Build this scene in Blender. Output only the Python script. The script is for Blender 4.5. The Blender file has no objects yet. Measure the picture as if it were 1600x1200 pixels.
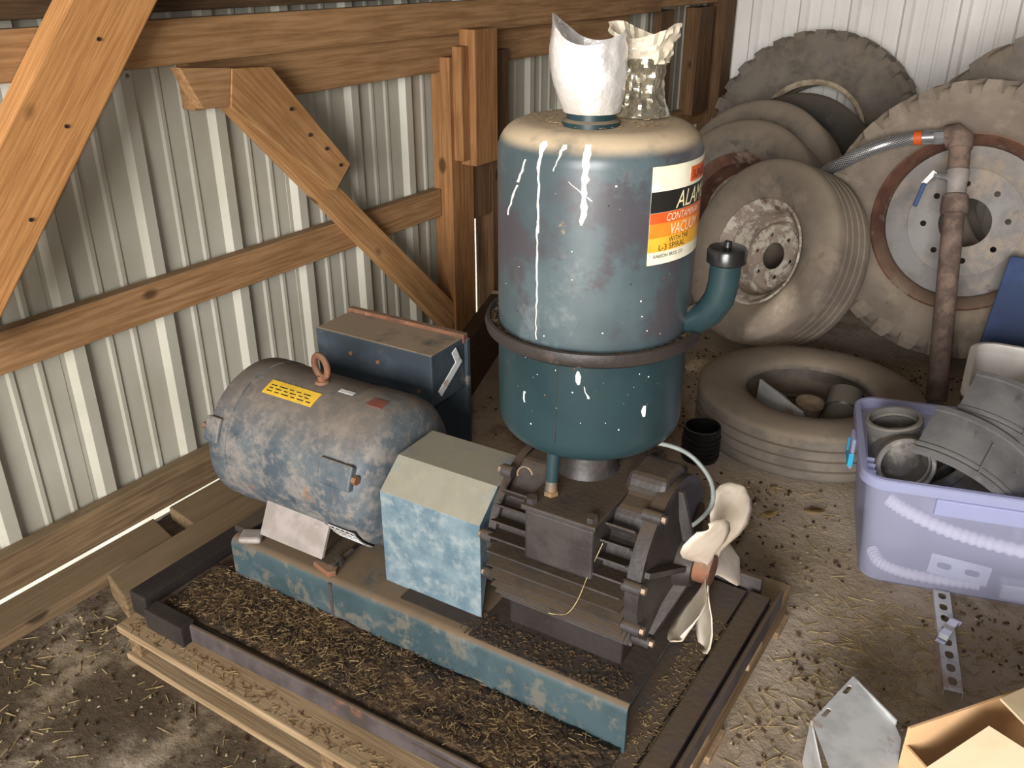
import bpy, bmesh, math, random
from mathutils import Vector, Matrix, Euler, noise
random.seed(7)
R = math.radians
scene = bpy.context.scene
col = scene.collection
PI = math.pi

# ------------------------------------------------------------------ camera
cd = bpy.data.cameras.new('camera'); cam = bpy.data.objects.new('camera', cd); col.objects.link(cam)
cd.sensor_width = 36.0; cd.lens = 36.0 * 1387 / 1600; cd.clip_start = 0.05; cd.clip_end = 100
cam.location = (0, 0, 1.65)
cam.rotation_euler = (R(90) - math.atan(666 / 1387), 0, R(33.0))
scene.camera = cam

# ------------------------------------------------------------------ world, light, exposure
w = bpy.data.worlds.new('world'); scene.world = w; w.use_nodes = True
bgn = w.node_tree.nodes['Background']; bgn.inputs[0].default_value = (0.90, 0.95, 1.0, 1); bgn.inputs[1].default_value = 0.45
def area(name, loc, target, sx, sy, power, color):
    l = bpy.data.lights.new(name, 'AREA'); l.shape = 'RECTANGLE'; l.size = sx; l.size_y = sy; l.energy = power; l.color = color
    o = bpy.data.objects.new(name, l); col.objects.link(o); o.location = loc
    o.rotation_euler = (Vector(target) - Vector(loc)).to_track_quat('-Z', 'Y').to_euler()
    return o
area('door_daylight', (0.85, -4.6, 1.95), (-0.5, 2.6, 0.75), 3.2, 2.3, 800, (1.0, 0.97, 0.94))
sl = bpy.data.lights.new('sun', 'SUN'); sl.energy = 5.0; sl.angle = R(2); sl.color = (1.0, .96, .9)
so = bpy.data.objects.new('sun', sl); col.objects.link(so); so.rotation_euler = Vector((.62, .18, -.9)).to_track_quat('-Z', 'Y').to_euler()
# the phone's own small lamp beside the lens
fl = bpy.data.lights.new('phone_lamp', 'AREA'); fl.shape = 'DISK'; fl.size = 0.05; fl.energy = 10; fl.color = (1.0, 0.96, 0.9)
fo = bpy.data.objects.new('phone_lamp', fl); col.objects.link(fo); fo.location = (-0.03, 0.0, 1.68)
fo.rotation_euler = cam.rotation_euler
vs = scene.view_settings
vs.view_transform = 'Standard'; vs.look = 'None'; vs.gamma = 1.0; vs.use_curve_mapping = False
vs.exposure = 0.0

# ------------------------------------------------------------------ materials
def nd(nt, t, **kw):
    n = nt.nodes.new(t)
    for k, v in kw.items():
        if k in n.inputs: n.inputs[k].default_value = v
        else: setattr(n, k, v)
    return n
def c4(c): return (c[0], c[1], c[2], 1)
def srgb(h):
    v = [int(h[i:i + 2], 16) / 255 for i in (0, 2, 4)]
    return tuple(x / 12.92 if x <= .04045 else ((x + .055) / 1.055) ** 2.4 for x in v)
def newmat(name):
    m = bpy.data.materials.new(name); m.use_nodes = True
    nt = m.node_tree; return m, nt, nt.nodes['Principled BSDF']
def noise_fac(nt, co, scale, lo, hi, detail=6, rough=.6, vec_scale=None):
    if vec_scale:
        mp = nd(nt, 'ShaderNodeMapping'); mp.inputs['Scale'].default_value = vec_scale
        nt.links.new(co, mp.inputs['Vector']); co = mp.outputs[0]
    n = nd(nt, 'ShaderNodeTexNoise', Scale=scale, Detail=detail, Roughness=rough)
    nt.links.new(co, n.inputs['Vector'])
    m = nd(nt, 'ShaderNodeMapRange'); m.interpolation_type = 'SMOOTHSTEP'
    m.inputs['From Min'].default_value = lo; m.inputs['From Max'].default_value = hi
    nt.links.new(n.outputs['Fac'], m.inputs['Value'])
    return m.outputs[0]
def mixc(nt, fac, a, b):
    mx = nd(nt, 'ShaderNodeMix', data_type='RGBA')
    for s, v in ((6, a), (7, b)):
        if isinstance(v, tuple): mx.inputs[s].default_value = c4(v)
        else: nt.links.new(v, mx.inputs[s])
    if isinstance(fac, float): mx.inputs[0].default_value = fac
    else: nt.links.new(fac, mx.inputs[0])
    return mx.outputs[2]
def mul(nt, a, b):
    m = nd(nt, 'ShaderNodeMath', operation='MULTIPLY')
    for i, v in enumerate((a, b)):
        if isinstance(v, (int, float)): m.inputs[i].default_value = v
        else: nt.links.new(v, m.inputs[i])
    return m.outputs[0]
def mat(name, c1, c2=None, scale=6, lo=.38, hi=.62, patches=(), dust=None, rough=.6, metal=0.0, bump=.15, bscale=60, spec=.4, bdist=.004):
    """patches: list of (color, scale, lo, hi, strength); dust: (color, strength) lying on upward faces"""
    m, nt, p = newmat(name)
    tc = nd(nt, 'ShaderNodeTexCoord').outputs['Object']
    colr = mixc(nt, noise_fac(nt, tc, scale, lo, hi), c1, c2 or c1)
    rfac = None
    for (c, s, l, h, st) in patches:
        f = mul(nt, noise_fac(nt, tc, s, .5 + (l - .5) * 1.0, l + (h - l) * .75, detail=12, rough=.72), st)
        colr = mixc(nt, f, colr, c)
    p.inputs['Metallic'].default_value = metal
    p.inputs['Roughness'].default_value = rough
    if dust:
        g = nd(nt, 'ShaderNodeNewGeometry'); sx = nd(nt, 'ShaderNodeSeparateXYZ')
        nt.links.new(g.outputs['Normal'], sx.inputs[0])
        mr = nd(nt, 'ShaderNodeMapRange'); mr.interpolation_type = 'SMOOTHSTEP'
        lo_, hi_ = (dust[2], dust[3]) if len(dust) > 2 else (.15, .85)
        mr.inputs['From Min'].default_value = lo_; mr.inputs['From Max'].default_value = hi_
        nt.links.new(sx.outputs['Z'], mr.inputs['Value'])
        f = mul(nt, mul(nt, mr.outputs[0], noise_fac(nt, tc, 9, .2, .5, detail=8)), dust[1])
        colr = mixc(nt, f, colr, dust[0])
        rr = nd(nt, 'ShaderNodeMapRange'); rr.inputs['To Min'].default_value = rough; rr.inputs['To Max'].default_value = .95
        nt.links.new(f, rr.inputs['Value']); nt.links.new(rr.outputs[0], p.inputs['Roughness'])
        if metal:
            mm = nd(nt, 'ShaderNodeMapRange'); mm.inputs['To Min'].default_value = metal; mm.inputs['To Max'].default_value = 0
            nt.links.new(f, mm.inputs['Value']); nt.links.new(mm.outputs[0], p.inputs['Metallic'])
    nt.links.new(colr, p.inputs['Base Color'])
    p.inputs['Specular IOR Level'].default_value = spec
    if bump:
        n = nd(nt, 'ShaderNodeTexNoise', Scale=bscale, Detail=5); nt.links.new(tc, n.inputs['Vector'])
        b = nd(nt, 'ShaderNodeBump', Strength=bump, Distance=bdist)
        nt.links.new(n.outputs['Fac'], b.inputs['Height']); nt.links.new(b.outputs[0], p.inputs['Normal'])
    return m
def wood(name, axis, light, dark, knots=True, dust=None):
    m, nt, p = newmat(name)
    tc = nd(nt, 'ShaderNodeTexCoord').outputs['Object']
    vs_ = [26, 26, 26]
    if isinstance(axis, str): vs_['xyz'.index(axis)] = 1.3
    else:
        rot = nd(nt, 'ShaderNodeMapping'); rot.inputs['Rotation'].default_value = axis
        nt.links.new(tc, rot.inputs['Vector']); tc = rot.outputs[0]; vs_ = [26, 1.3, 26]
    f1 = noise_fac(nt, tc, 3.2, .3, .7, vec_scale=tuple(vs_))
    colr = mixc(nt, f1, light, dark)
    f2 = noise_fac(nt, tc, 1.6, .45, .75)
    colr = mixc(nt, mul(nt, f2, .6), colr, tuple(x * .62 for x in dark))
    if knots:
        mp = nd(nt, 'ShaderNodeMapping'); sc = [1.6, 1.6, 1.6]
        if isinstance(axis, str): sc['xyz'.index(axis)] = .9
        else: sc[1] = .9
        mp.inputs['Scale'].default_value = [s * 3.2 for s in sc]; nt.links.new(tc, mp.inputs['Vector'])
        v = nd(nt, 'ShaderNodeTexVoronoi', Scale=1.0); nt.links.new(mp.outputs[0], v.inputs['Vector'])
        mr = nd(nt, 'ShaderNodeMapRange'); mr.inputs['From Min'].default_value = .115; mr.inputs['From Max'].default_value = .07
        nt.links.new(v.outputs['Distance'], mr.inputs['Value'])
        colr = mixc(nt, mul(nt, mr.outputs[0], .85), colr, tuple(x * .28 for x in dark))
    if dust:
        g = nd(nt, 'ShaderNodeNewGeometry'); sx = nd(nt, 'ShaderNodeSeparateXYZ'); nt.links.new(g.outputs['Normal'], sx.inputs[0])
        mr = nd(nt, 'ShaderNodeMapRange'); mr.inputs['From Min'].default_value = .3; mr.inputs['From Max'].default_value = .9
        nt.links.new(sx.outputs['Z'], mr.inputs['Value']); colr = mixc(nt, mul(nt, mr.outputs[0], dust[1]), colr, dust[0])
    nt.links.new(colr, p.inputs['Base Color']); p.inputs['Roughness'].default_value = .75; p.inputs['Specular IOR Level'].default_value = .25
    b = nd(nt, 'ShaderNodeBump', Strength=.25, Distance=.003); nt.links.new(f1, b.inputs['Height']); nt.links.new(b.outputs[0], p.inputs['Normal'])
    return m
DUST = srgb('ab9a80'); DIRT = srgb('4f4334')
M = {}
M['sheet'] = mat('wall_sheet', srgb('b0ada0'), srgb('a39f90'), scale=2, patches=[(srgb('8a8474'), 1.6, .55, .8, .5), (srgb('6a6252'), 22, .68, .78, .5)], rough=.5, bump=.05)
M['sheet_white'] = mat('white_sheet', srgb('ebe9e3'), srgb('e0ddd6'), scale=1.5, patches=[(srgb('9a9588'), 2.5, .6, .85, .5), (srgb('6f685c'), 28, .7, .78, .4)], rough=.45, bump=.05)
TL, TD = srgb('a5805a'), srgb('82603e')
M['wood_y'] = wood('timber_along_wall', 'y', TL, TD, dust=(srgb('7d6a52'), .6))
M['wood_z'] = wood('timber_upright', 'z', srgb('9a7047'), srgb('7a5230'))
M['wood_x'] = wood('timber_across', 'x', TL, TD)
M['wood_brace'] = wood('timber_brace', (R(45), 0, 0), srgb('b3895c'), srgb('93693f'))
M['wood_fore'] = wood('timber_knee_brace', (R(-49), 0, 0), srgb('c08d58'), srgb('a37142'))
M['wood_z_shaded'] = wood('shaded_upright', 'z', srgb('6e5238'), srgb('523a26'))  # upright timber with the dim corner's shade put into its colour
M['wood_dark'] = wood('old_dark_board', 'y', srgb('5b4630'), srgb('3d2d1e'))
M['pallet_x'] = wood('pallet_board', 'x', srgb('a08a6c'), srgb('7d6549'), dust=(srgb('8e7a5e'), .5))
M['pallet_y'] = wood('pallet_stringer', 'y', srgb('8a7254'), srgb('5c4730'))
M['plank'] = wood('floor_plank', 'y', srgb('8a7456'), srgb('64503a'), dust=(srgb('77664e'), .7))
M['teal'] = mat('teal_paint', srgb('3e4e52'), srgb('324246'), scale=5, patches=[(srgb('6d7778'), 7, .55, .8, .5), (srgb('6f675a'), 13, .5, .64, .6), (srgb('2c3436'), 24, .6, .68, .5), (srgb('7a4b35'), 14, .66, .72, .6), (srgb('c9c2ae'), 60, .72, .76, .7)],
                dust=(srgb('66543f'), .95, .35, .85), rough=.42, bump=.06)
M['tank_low'] = mat('tank_bowl_paint', srgb('24373b'), srgb('1d2e32'), spec=.3, scale=4, patches=[(srgb('4a4846'), 4, .58, .7, .5), (srgb('8a7a62'), 18, .68, .74, .6)], dust=(srgb('8a7a62'), .7, .6, .9), rough=.33, bump=.04)
M['tank'] = mat('tank_paint', srgb('49565a'), srgb('3c484c'), scale=4, patches=[(srgb('413b40'), 3.2, .46, .58, .8), (srgb('7f8888'), 5, .55, .8, .5), (srgb('8a7a62'), 18, .66, .74, .6), (srgb('d8d2c2'), 70, .73, .76, .8)],
                dust=(srgb('b3a084'), 1.0, .3, .7), rough=.36, bump=.04)
M['teal_worn'] = mat('worn_teal_paint', srgb('535b60'), srgb('404a52'), scale=10, patches=[(srgb('857e76'), 11, .46, .68, .7), (srgb('8a8178'), 34, .5, .68, .5), (srgb('96653f'), 8, .62, .7, .55), (srgb('333d45'), 20, .6, .68, .6)],
                     dust=(srgb('77695a'), .65, .4, .98), rough=.55, bump=.2)
M['guard'] = mat('faded_guard_paint', srgb('6c7e86'), srgb('556a76'), scale=14, patches=[(srgb('9aa09e'), 26, .46, .72, .5), (srgb('50606a'), 44, .6, .72, .5)],
                 dust=(srgb('8f8670'), .85, .3, .9), rough=.5, bump=.08)
M['box_blue'] = mat('control_box_paint', srgb('3a444c'), srgb('2c343b'), scale=6, patches=[(srgb('8a8478'), 9, .58, .75, .6), (srgb('8a4a30'), 11, .62, .7, .7)], dust=(srgb('93816b'), .95, .3, .8), rough=.6)
M['iron'] = mat('greasy_cast_iron', srgb('3b3635'), srgb('2c2827'), scale=10, patches=[(srgb('2b2522'), 8, .55, .7, .8), (srgb('5a514c'), 30, .6, .75, .4)], dust=(srgb('4a3c2c'), .85, .5, .95), rough=.5, bump=.25, bscale=90)
M['iron_dark'] = mat('oily_black_iron', srgb('2f2a28'), srgb('241f1d'), patches=[(srgb('4a3f36'), 12, .58, .72, .6)], dust=(srgb('40352a'), .6), rough=.5, bump=.3)
M['bolt'] = mat('bare_bolt', srgb('94806f'), srgb('75604f'), rough=.45, metal=.6, bump=.1)
M['brass'] = mat('corroded_brass', srgb('9a7a55'), srgb('6d6a60'), scale=30, rough=.5, metal=.5)
M['rust'] = mat('rusty_steel', srgb('7a5038'), srgb('5c3d30'), scale=14, patches=[(srgb('93705a'), 20, .55, .7, .6)], dust=(srgb('8a745c'), .5), rough=.8, bump=.3)
M['rust_pipe'] = mat('rusty_pipe', srgb('75645a'), srgb('5c4c44'), scale=12, patches=[(srgb('8f7868'), 9, .5, .7, .6)], rough=.8, bump=.3)
M['frame'] = mat('dirty_frame_steel', srgb('4d4545'), srgb('3a3230'), scale=9, patches=[(srgb('7a5038'), 8, .6, .72, .6)], dust=(srgb('5a4a38'), .8), rough=.7, bump=.3)
M['black_steel'] = mat('black_frame_beam', srgb('2c2520'), srgb('1f1916'), patches=[(srgb('4a3c30'), 9, .58, .7, .6)], rough=.75, bump=.4)
M['galv'] = mat('galvanised_steel', srgb('d2d4d4'), srgb('bbbdbd'), scale=12, patches=[(srgb('a9866a'), 9, .53, .66, .75)], rough=.42, metal=.15, bump=.05)
M['foot_grey'] = mat('dull_grey_foot', srgb('978e89'), srgb('857c76'), scale=14, patches=[(srgb('8a6a52'), 12, .62, .7, .6), (srgb('aaa49e'), 20, .6, .7, .5)], rough=.6, bump=.1)
M['zinc'] = mat('bright_zinc', srgb('dcdfe2'), srgb('c2c6ca'), scale=20, rough=.25, metal=.8, bump=.05)
M['fan'] = mat('fan_blade_metal', srgb('dccfc0'), srgb('c9bca8'), scale=12, patches=[(srgb('9a7f60'), 14, .62, .75, .6)], rough=.45, metal=.25, bump=.05)
M['foil'] = mat('silver_foil', srgb('f2f0ee'), srgb('e6e3de'), scale=12, rough=.3, metal=.6, bump=.6, bscale=28, bdist=.01)
M['foil2'] = mat('dull_silver_foil', srgb('cfc9b8'), srgb('b5ae9a'), scale=12, rough=.25, metal=.85, bump=.6, bscale=22, bdist=.012)
M['film'] = mat('clear_plastic_film', srgb('cfc6b4'), srgb('bdb29c'), rough=.3, bump=.3, bscale=30)
RUB1, RUB2 = srgb('5c564f'), srgb('494440')
M['rubber'] = mat('dusty_rubber', srgb('7a7167'), srgb('635b53'), scale=5, patches=[(srgb('8a7d6c'), 4, .48, .7, .7), (srgb('35312e'), 6, .58, .72, .6)], dust=(srgb('918270'), .8), rough=.85, bump=.2)
M['rubber_tan'] = mat('mud_dusted_rubber', srgb('8a7d70'), srgb('766a5f'), scale=4, patches=[(srgb('9c8e7c'), 6, .5, .7, .6), (srgb('4c4640'), 5, .6, .74, .5)], dust=(srgb('9a8c78'), .7), rough=.9, bump=.15)
M['rubber_dark'] = mat('dark_rubber', srgb('3b3835'), srgb('2c2a28'), scale=6, patches=[(srgb('5d564d'), 5, .55, .75, .5)], dust=(srgb('6b6153'), .6), rough=.8, bump=.2)
M['rim_cream'] = mat('peeling_cream_rim', srgb('a8988a'), srgb('8d7d72'), scale=9, patches=[(srgb('d6cfbf'), 10, .48, .58, .85), (srgb('6b4a38'), 8, .56, .66, .8)], rough=.7, bump=.2)
M['rim_grey'] = mat('grey_wheel_steel', srgb('8d8a88'), srgb('7b7672'), scale=6, patches=[(srgb('a5937f'), 5, .5, .7, .7), (srgb('6d4a3a'), 9, .62, .72, .6)], dust=(srgb('9a8a74'), .5), rough=.65, bump=.12)
M['rim_rust'] = mat('rust_wheel_rim', srgb('6e4c3c'), srgb('573a30'), scale=8, patches=[(srgb('9a8a7a'), 6, .54, .68, .7)], dust=(srgb('94816c'), .6), rough=.75, bump=.25)
M['bead'] = mat('pale_bead_ring', srgb('b5a78f'), srgb('8e7f68'), scale=14, patches=[(srgb('5a4a3a'), 20, .6, .7, .6)], rough=.8)
M['blackplastic'] = mat('black_pipe_plastic', srgb('2b2a2a'), srgb('222121'), patches=[(srgb('5d5850'), 12, .58, .74, .6)], dust=(srgb('6b6458'), .7), rough=.4, bump=.08)
M['greyplastic'] = mat('dusty_grey_plastic', srgb('5f5d5a'), srgb('4c4a48'), scale=8, patches=[(srgb('8f897f'), 8, .5, .68, .7), (srgb('b5aea2'), 30, .66, .74, .6)], dust=(srgb('8a8378'), .6), rough=.5, bump=.12)
M['coupler'] = mat('dusty_coupler_plastic', srgb('6c6b6a'), srgb('585757'), scale=5, patches=[(srgb('8b8680'), 9, .52, .72, .6), (srgb('3d3c3b'), 12, .62, .72, .6)], rough=.38, bump=.06)
M['gloss_black'] = mat('glossy_black_plastic', srgb('1c1c1c'), srgb('151515'), patches=[(srgb('4a463e'), 20, .64, .74, .6)], rough=.25, bump=.05)
M['white_hose'] = mat('white_corrugated_plastic', srgb('e8e2df'), srgb('dcd4d0'), rough=.5, bump=.03)
M['white_tub'] = mat('white_tub_plastic', srgb('ece8e2'), srgb('dfd9d0'), rough=.4, bump=.02, patches=[(srgb('a89c8a'), 5, .62, .8, .5)])
M['grey_tube'] = mat('grey_tubing', srgb('858b87'), srgb('6d736f'), scale=30, rough=.4, bump=.05)
M['steelbraid'] = None
M['cyan'] = mat('cyan_latch', srgb('2f9fc8'), srgb('2a8db4'), rough=.4, bump=.02)
M['orange'] = mat('orange_band', srgb('e0662c'), srgb('d05a24'), rough=.5, bump=.02)
M['blue'] = mat('blue_painted_board', srgb('354a74'), srgb('2b3d62'), scale=5, patches=[(srgb('6b7690'), 8, .6, .75, .5)], rough=.6)
M['card'] = mat('cardboard', srgb('deb588'), srgb('d2a878'), scale=4, patches=[(srgb('a87f55'), 9, .6, .75, .5)], rough=.85, bump=.08)
M['card_edge'] = mat('pale_cardboard', srgb('f0dcb8'), srgb('e6cfa6'), scale=6, rough=.85, bump=.08)
M['straw'] = mat('straw', srgb('977f58'), srgb('5c4830'), scale=40, rough=.9, bump=0)
M['straw_pale'] = mat('pale_straw', srgb('b8a378'), srgb('8a7450'), scale=40, rough=.9, bump=0)
M['chaff'] = mat('chaff', srgb('6a5236'), srgb('32261a'), scale=55, lo=.35, hi=.6, rough=.95, bump=0)
M['soil'] = mat('chaff_and_soil', srgb('4a3826'), srgb('2a2018'), scale=14, patches=[(srgb('8a7250'), 40, .55, .68, .7)], rough=.95, bump=.9, bscale=70, bdist=.012)
M['pebble'] = mat('pale_crumbs', srgb('b8a888'), srgb('8a7a5e'), scale=30, rough=.9)
M['leaf'] = mat('dry_leaf', srgb('a08458'), srgb('7d6440'), scale=20, rough=.8)
M['dropping'] = mat('white_dropping', srgb('f0ede2'), srgb('d8d3c4'), scale=40, rough=.7, bump=.1)
M['yellow'] = mat('yellow_label', srgb('dcb63c'), srgb('cda632'), scale=20, patches=[(srgb('a89058'), 14, .55, .7, .5)], rough=.6)
M['ink'] = mat('black_ink', srgb('1d1b1a'), rough=.6, bump=0)
M['lab_white'] = mat('label_white', srgb('e2ddc8'), srgb('d6cfb4'), scale=20, patches=[(srgb('8a7a5c'), 18, .62, .7, .6)], rough=.5, bump=0)
M['lab_black'] = mat('label_black', srgb('23211f'), srgb('1c1b1a'), patches=[(srgb('b8b2a0'), 45, .7, .75, .7)], rough=.5, bump=0)
M['lab_red'] = mat('label_red', srgb('cf5a2a'), srgb('c25020'), scale=20, rough=.5, bump=0)
M['lab_orange'] = mat('label_orange', srgb('e08328'), srgb('d6771e'), scale=20, rough=.5, bump=0)
M['lab_yellow'] = mat('label_yellow', srgb('e2ac3a'), srgb('d69c2c'), scale=20, rough=.5, bump=0)
M['lab_cream'] = mat('label_cream', srgb('e8dfc0'), srgb('d8cca4'), rough=.5, bump=0)
M['redmark'] = mat('red_tag', srgb('7d4a3a'), srgb('6a4034'), rough=.6)
M['roof'] = mat('dark_roof_deck', srgb('5a4a38'), srgb('46382a'), rough=.9)
M['gravel'] = mat('outside_gravel', srgb('d8d4c8'), srgb('c8c4b4'), scale=20, rough=.95)
M['rock'] = mat('dusty_cup', srgb('a8937c'), srgb('8d7a66'), scale=12, rough=.9)
def make_braid():
    m, nt, p = newmat('braided_steel')
    tc = nd(nt, 'ShaderNodeTexCoord').outputs['UV']
    mp = nd(nt, 'ShaderNodeMapping'); mp.inputs['Scale'].default_value = (32, 160, 1); mp.inputs['Rotation'].default_value = (0, 0, 0); nt.links.new(tc, mp.inputs['Vector'])
    ck = nd(nt, 'ShaderNodeTexChecker', Scale=1.0); ck.inputs['Color1'].default_value = (.75, .75, .76, 1); ck.inputs['Color2'].default_value = (.12, .12, .13, 1)
    nt.links.new(mp.outputs[0], ck.inputs['Vector']); nt.links.new(ck.outputs[0], p.inputs['Base Color'])
    p.inputs['Metallic'].default_value = .7; p.inputs['Roughness'].default_value = .3
    b = nd(nt, 'ShaderNodeBump', Strength=.6, Distance=.002); nt.links.new(ck.outputs['Fac'], b.inputs['Height']); nt.links.new(b.outputs[0], p.inputs['Normal'])
    return m
M['steelbraid'] = make_braid()
def make_tote():
    m, nt, p = newmat('frosted_clear_plastic')
    p.inputs['Base Color'].default_value = c4(srgb('cdd0f0')); p.inputs['Roughness'].default_value = .3
    tr = nd(nt, 'ShaderNodeBsdfTransparent'); tr.inputs[0].default_value = (.90, .91, .97, 1)
    tl = nd(nt, 'ShaderNodeBsdfTranslucent'); tl.inputs[0].default_value = c4(srgb('cdd0f0'))
    m1 = nd(nt, 'ShaderNodeMixShader'); m1.inputs[0].default_value = .35
    nt.links.new(p.outputs[0], m1.inputs[1]); nt.links.new(tl.outputs[0], m1.inputs[2])
    m2 = nd(nt, 'ShaderNodeMixShader'); m2.inputs[0].default_value = .46
    nt.links.new(m1.outputs[0], m2.inputs[1]); nt.links.new(tr.outputs[0], m2.inputs[2])
    nt.links.new(m2.outputs[0], nt.nodes['Material Output'].inputs[0])
    return m
M['tote'] = make_tote()
def make_floor():
    m, nt, p = newmat('dirt_floor')
    tc = nd(nt, 'ShaderNodeTexCoord').outputs['Object']
    c = mixc(nt, noise_fac(nt, tc, 1.7, .38, .62, detail=8), srgb('baaa97'), srgb('a2917a'))
    c = mixc(nt, mul(nt, noise_fac(nt, tc, 2.6, .5, .64, detail=10, rough=.7), .6), c, srgb('5a4c3a'))
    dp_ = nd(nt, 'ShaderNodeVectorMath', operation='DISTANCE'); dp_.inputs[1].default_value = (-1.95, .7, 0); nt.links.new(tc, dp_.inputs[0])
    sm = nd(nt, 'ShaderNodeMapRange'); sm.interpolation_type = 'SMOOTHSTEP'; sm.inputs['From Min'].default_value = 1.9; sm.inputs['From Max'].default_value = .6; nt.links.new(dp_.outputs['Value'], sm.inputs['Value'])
    c = mixc(nt, mul(nt, mul(nt, sm.outputs[0], noise_fac(nt, tc, 5, .28, .54, detail=9, rough=.65)), .92), c, srgb('4a3e30'))  # soil patches; also paints light falloff, darkening the left of the floor
    c = mixc(nt, mul(nt, noise_fac(nt, tc, 26, .60, .70, detail=6), .4), c, srgb('352c22'))
    c = mixc(nt, mul(nt, noise_fac(nt, tc, 48, .66, .72, detail=3), .7), c, srgb('b3a586'))
    nt.links.new(c, p.inputs['Base Color']); p.inputs['Roughness'].default_value = .92; p.inputs['Specular IOR Level'].default_value = .2
    n = nd(nt, 'ShaderNodeTexNoise', Scale=35, Detail=9, Roughness=.7); nt.links.new(tc, n.inputs['Vector'])
    b = nd(nt, 'ShaderNodeBump', Strength=.9, Distance=.012); nt.links.new(n.outputs['Fac'], b.inputs['Height']); nt.links.new(b.outputs[0], p.inputs['Normal'])
    return m
M['floor'] = make_floor()

# ------------------------------------------------------------------ mesh helpers
WM = {}
def frame(n, up=(0, 0, 1)):
    n = Vector(n).normalized(); up = Vector(up)
    if abs(n.dot(up)) > .99: up = Vector((0, 1, 0))
    x = up.cross(n).normalized(); y = n.cross(x)
    return Matrix((x, y, n)).transposed()
class MB:
    def __init__(s, xf=None): s.v = []; s.f = []; s.uv = None; s.xf = xf
    def add(s, vs, fs):
        o = len(s.v)
        s.v += [Vector(p) if s.xf is None else s.xf @ Vector(p) for p in vs]; s.f += [tuple(i + o for i in f) for f in fs]; return s
    def box(s, c, d, rot=None):
        h = [x / 2 for x in d]; vs = []
        for x in (-1, 1):
            for y in (-1, 1):
                for z in (-1, 1):
                    p = Vector((x * h[0], y * h[1], z * h[2]))
                    if rot is not None: p = rot @ p
                    vs.append(p + Vector(c))
        return s.add(vs, [(0, 1, 3, 2), (4, 6, 7, 5), (0, 4, 5, 1), (2, 3, 7, 6), (0, 2, 6, 4), (1, 5, 7, 3)])
    def bb(s, x0, x1, y0, y1, z0, z1): return s.box(((x0 + x1) / 2, (y0 + y1) / 2, (z0 + z1) / 2), (x1 - x0, y1 - y0, z1 - z0))
    def beam(s, p0, p1, wdt, thk, up=(0, 0, 1)):
        p0, p1 = Vector(p0), Vector(p1); d = p1 - p0; fr = frame(d, up)      # local z = length, y ~ up
        return s.box((p0 + p1) / 2, (thk, wdt, d.length), fr)
    def prism(s, poly, ext):
        n = len(poly); e = Vector(ext); P = [Vector(p) for p in poly]
        return s.add(P + [p + e for p in P], [tuple(range(n))[::-1], tuple(range(n, 2 * n))] + [(i, (i + 1) % n, (i + 1) % n + n, i + n) for i in range(n)])
    def rings(s, rs, cap0=True, cap1=True, loop=False):
        n = len(rs[0]); vs = [p for r in rs for p in r]; fs = []
        m = len(rs)
        for k in range(m if loop else m - 1):
            a, b = k * n, ((k + 1) % m) * n
            for i in range(n):
                j = (i + 1) % n; fs.append((a + i, a + j, b + j, b + i))
        if cap0 and not loop: fs.append(tuple(range(n))[::-1])
        if cap1 and not loop: fs.append(tuple(range((m - 1) * n, m * n)))
        return s.add(vs, fs)
    def lathe(s, prof, n=32, c=(0, 0, 0), axis=(0, 0, 1), loop=False, caps=True, a0=0, a1=None):
        fr = frame(axis); c = Vector(c)
        rs = [[c + fr @ Vector((r * math.cos(2 * PI * i / n), r * math.sin(2 * PI * i / n), z)) for i in range(n)] for r, z in prof]
        return s.rings(rs, caps, caps, loop)
    def cyl(s, p0, p1, r0, r1=None, n=16, caps=True):
        p0, p1 = Vector(p0), Vector(p1); L = (p1 - p0).length
        return s.lathe([(r0, 0), (r1 if r1 is not None else r0, L)], n, p0, p1 - p0, caps=caps)
    def tube(s, pts, r, n=10, caps=True):
        P = [Vector(p) for p in pts]; rs = []
        rr = r if isinstance(r, (list, tuple)) else [r] * len(P)
        t0 = (P[1] - P[0]).normalized(); fr = frame(t0)
        for i, p in enumerate(P):
            t = (P[min(i + 1, len(P) - 1)] - P[max(i - 1, 0)]).normalized()
            q = t0.rotation_difference(t); fr = q.to_matrix() @ fr; t0 = t
            rs.append([p + fr @ Vector((rr[i] * math.cos(2 * PI * k / n), rr[i] * math.sin(2 * PI * k / n), 0)) for k in range(n)])
        return s.rings(rs, caps, caps)
    def torus(s, c, axis, R_, r, n=28, m=10):
        return s.lathe([(R_ + r * math.cos(2 * PI * k / m), r * math.sin(2 * PI * k / m)) for k in range(m)], n, c, axis, loop=True)
    def build(s, name, m, parent=None, world=True, smooth=True, bevel=0, seg=2, ang=38, solid=0, mods=True):
        me = bpy.data.meshes.new(name)
        vs = s.v
        if parent is not None and world:
            inv = WM[parent].inverted(); vs = [inv @ p for p in vs]
        me.from_pydata([tuple(p) for p in vs], [], s.f); me.validate(); me.update()
        bm = bmesh.new(); bm.from_mesh(me); bmesh.ops.recalc_face_normals(bm, faces=bm.faces); bm.to_mesh(me); bm.free()
        return link(name, me, m, parent, smooth, bevel, seg, ang, solid)
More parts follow.
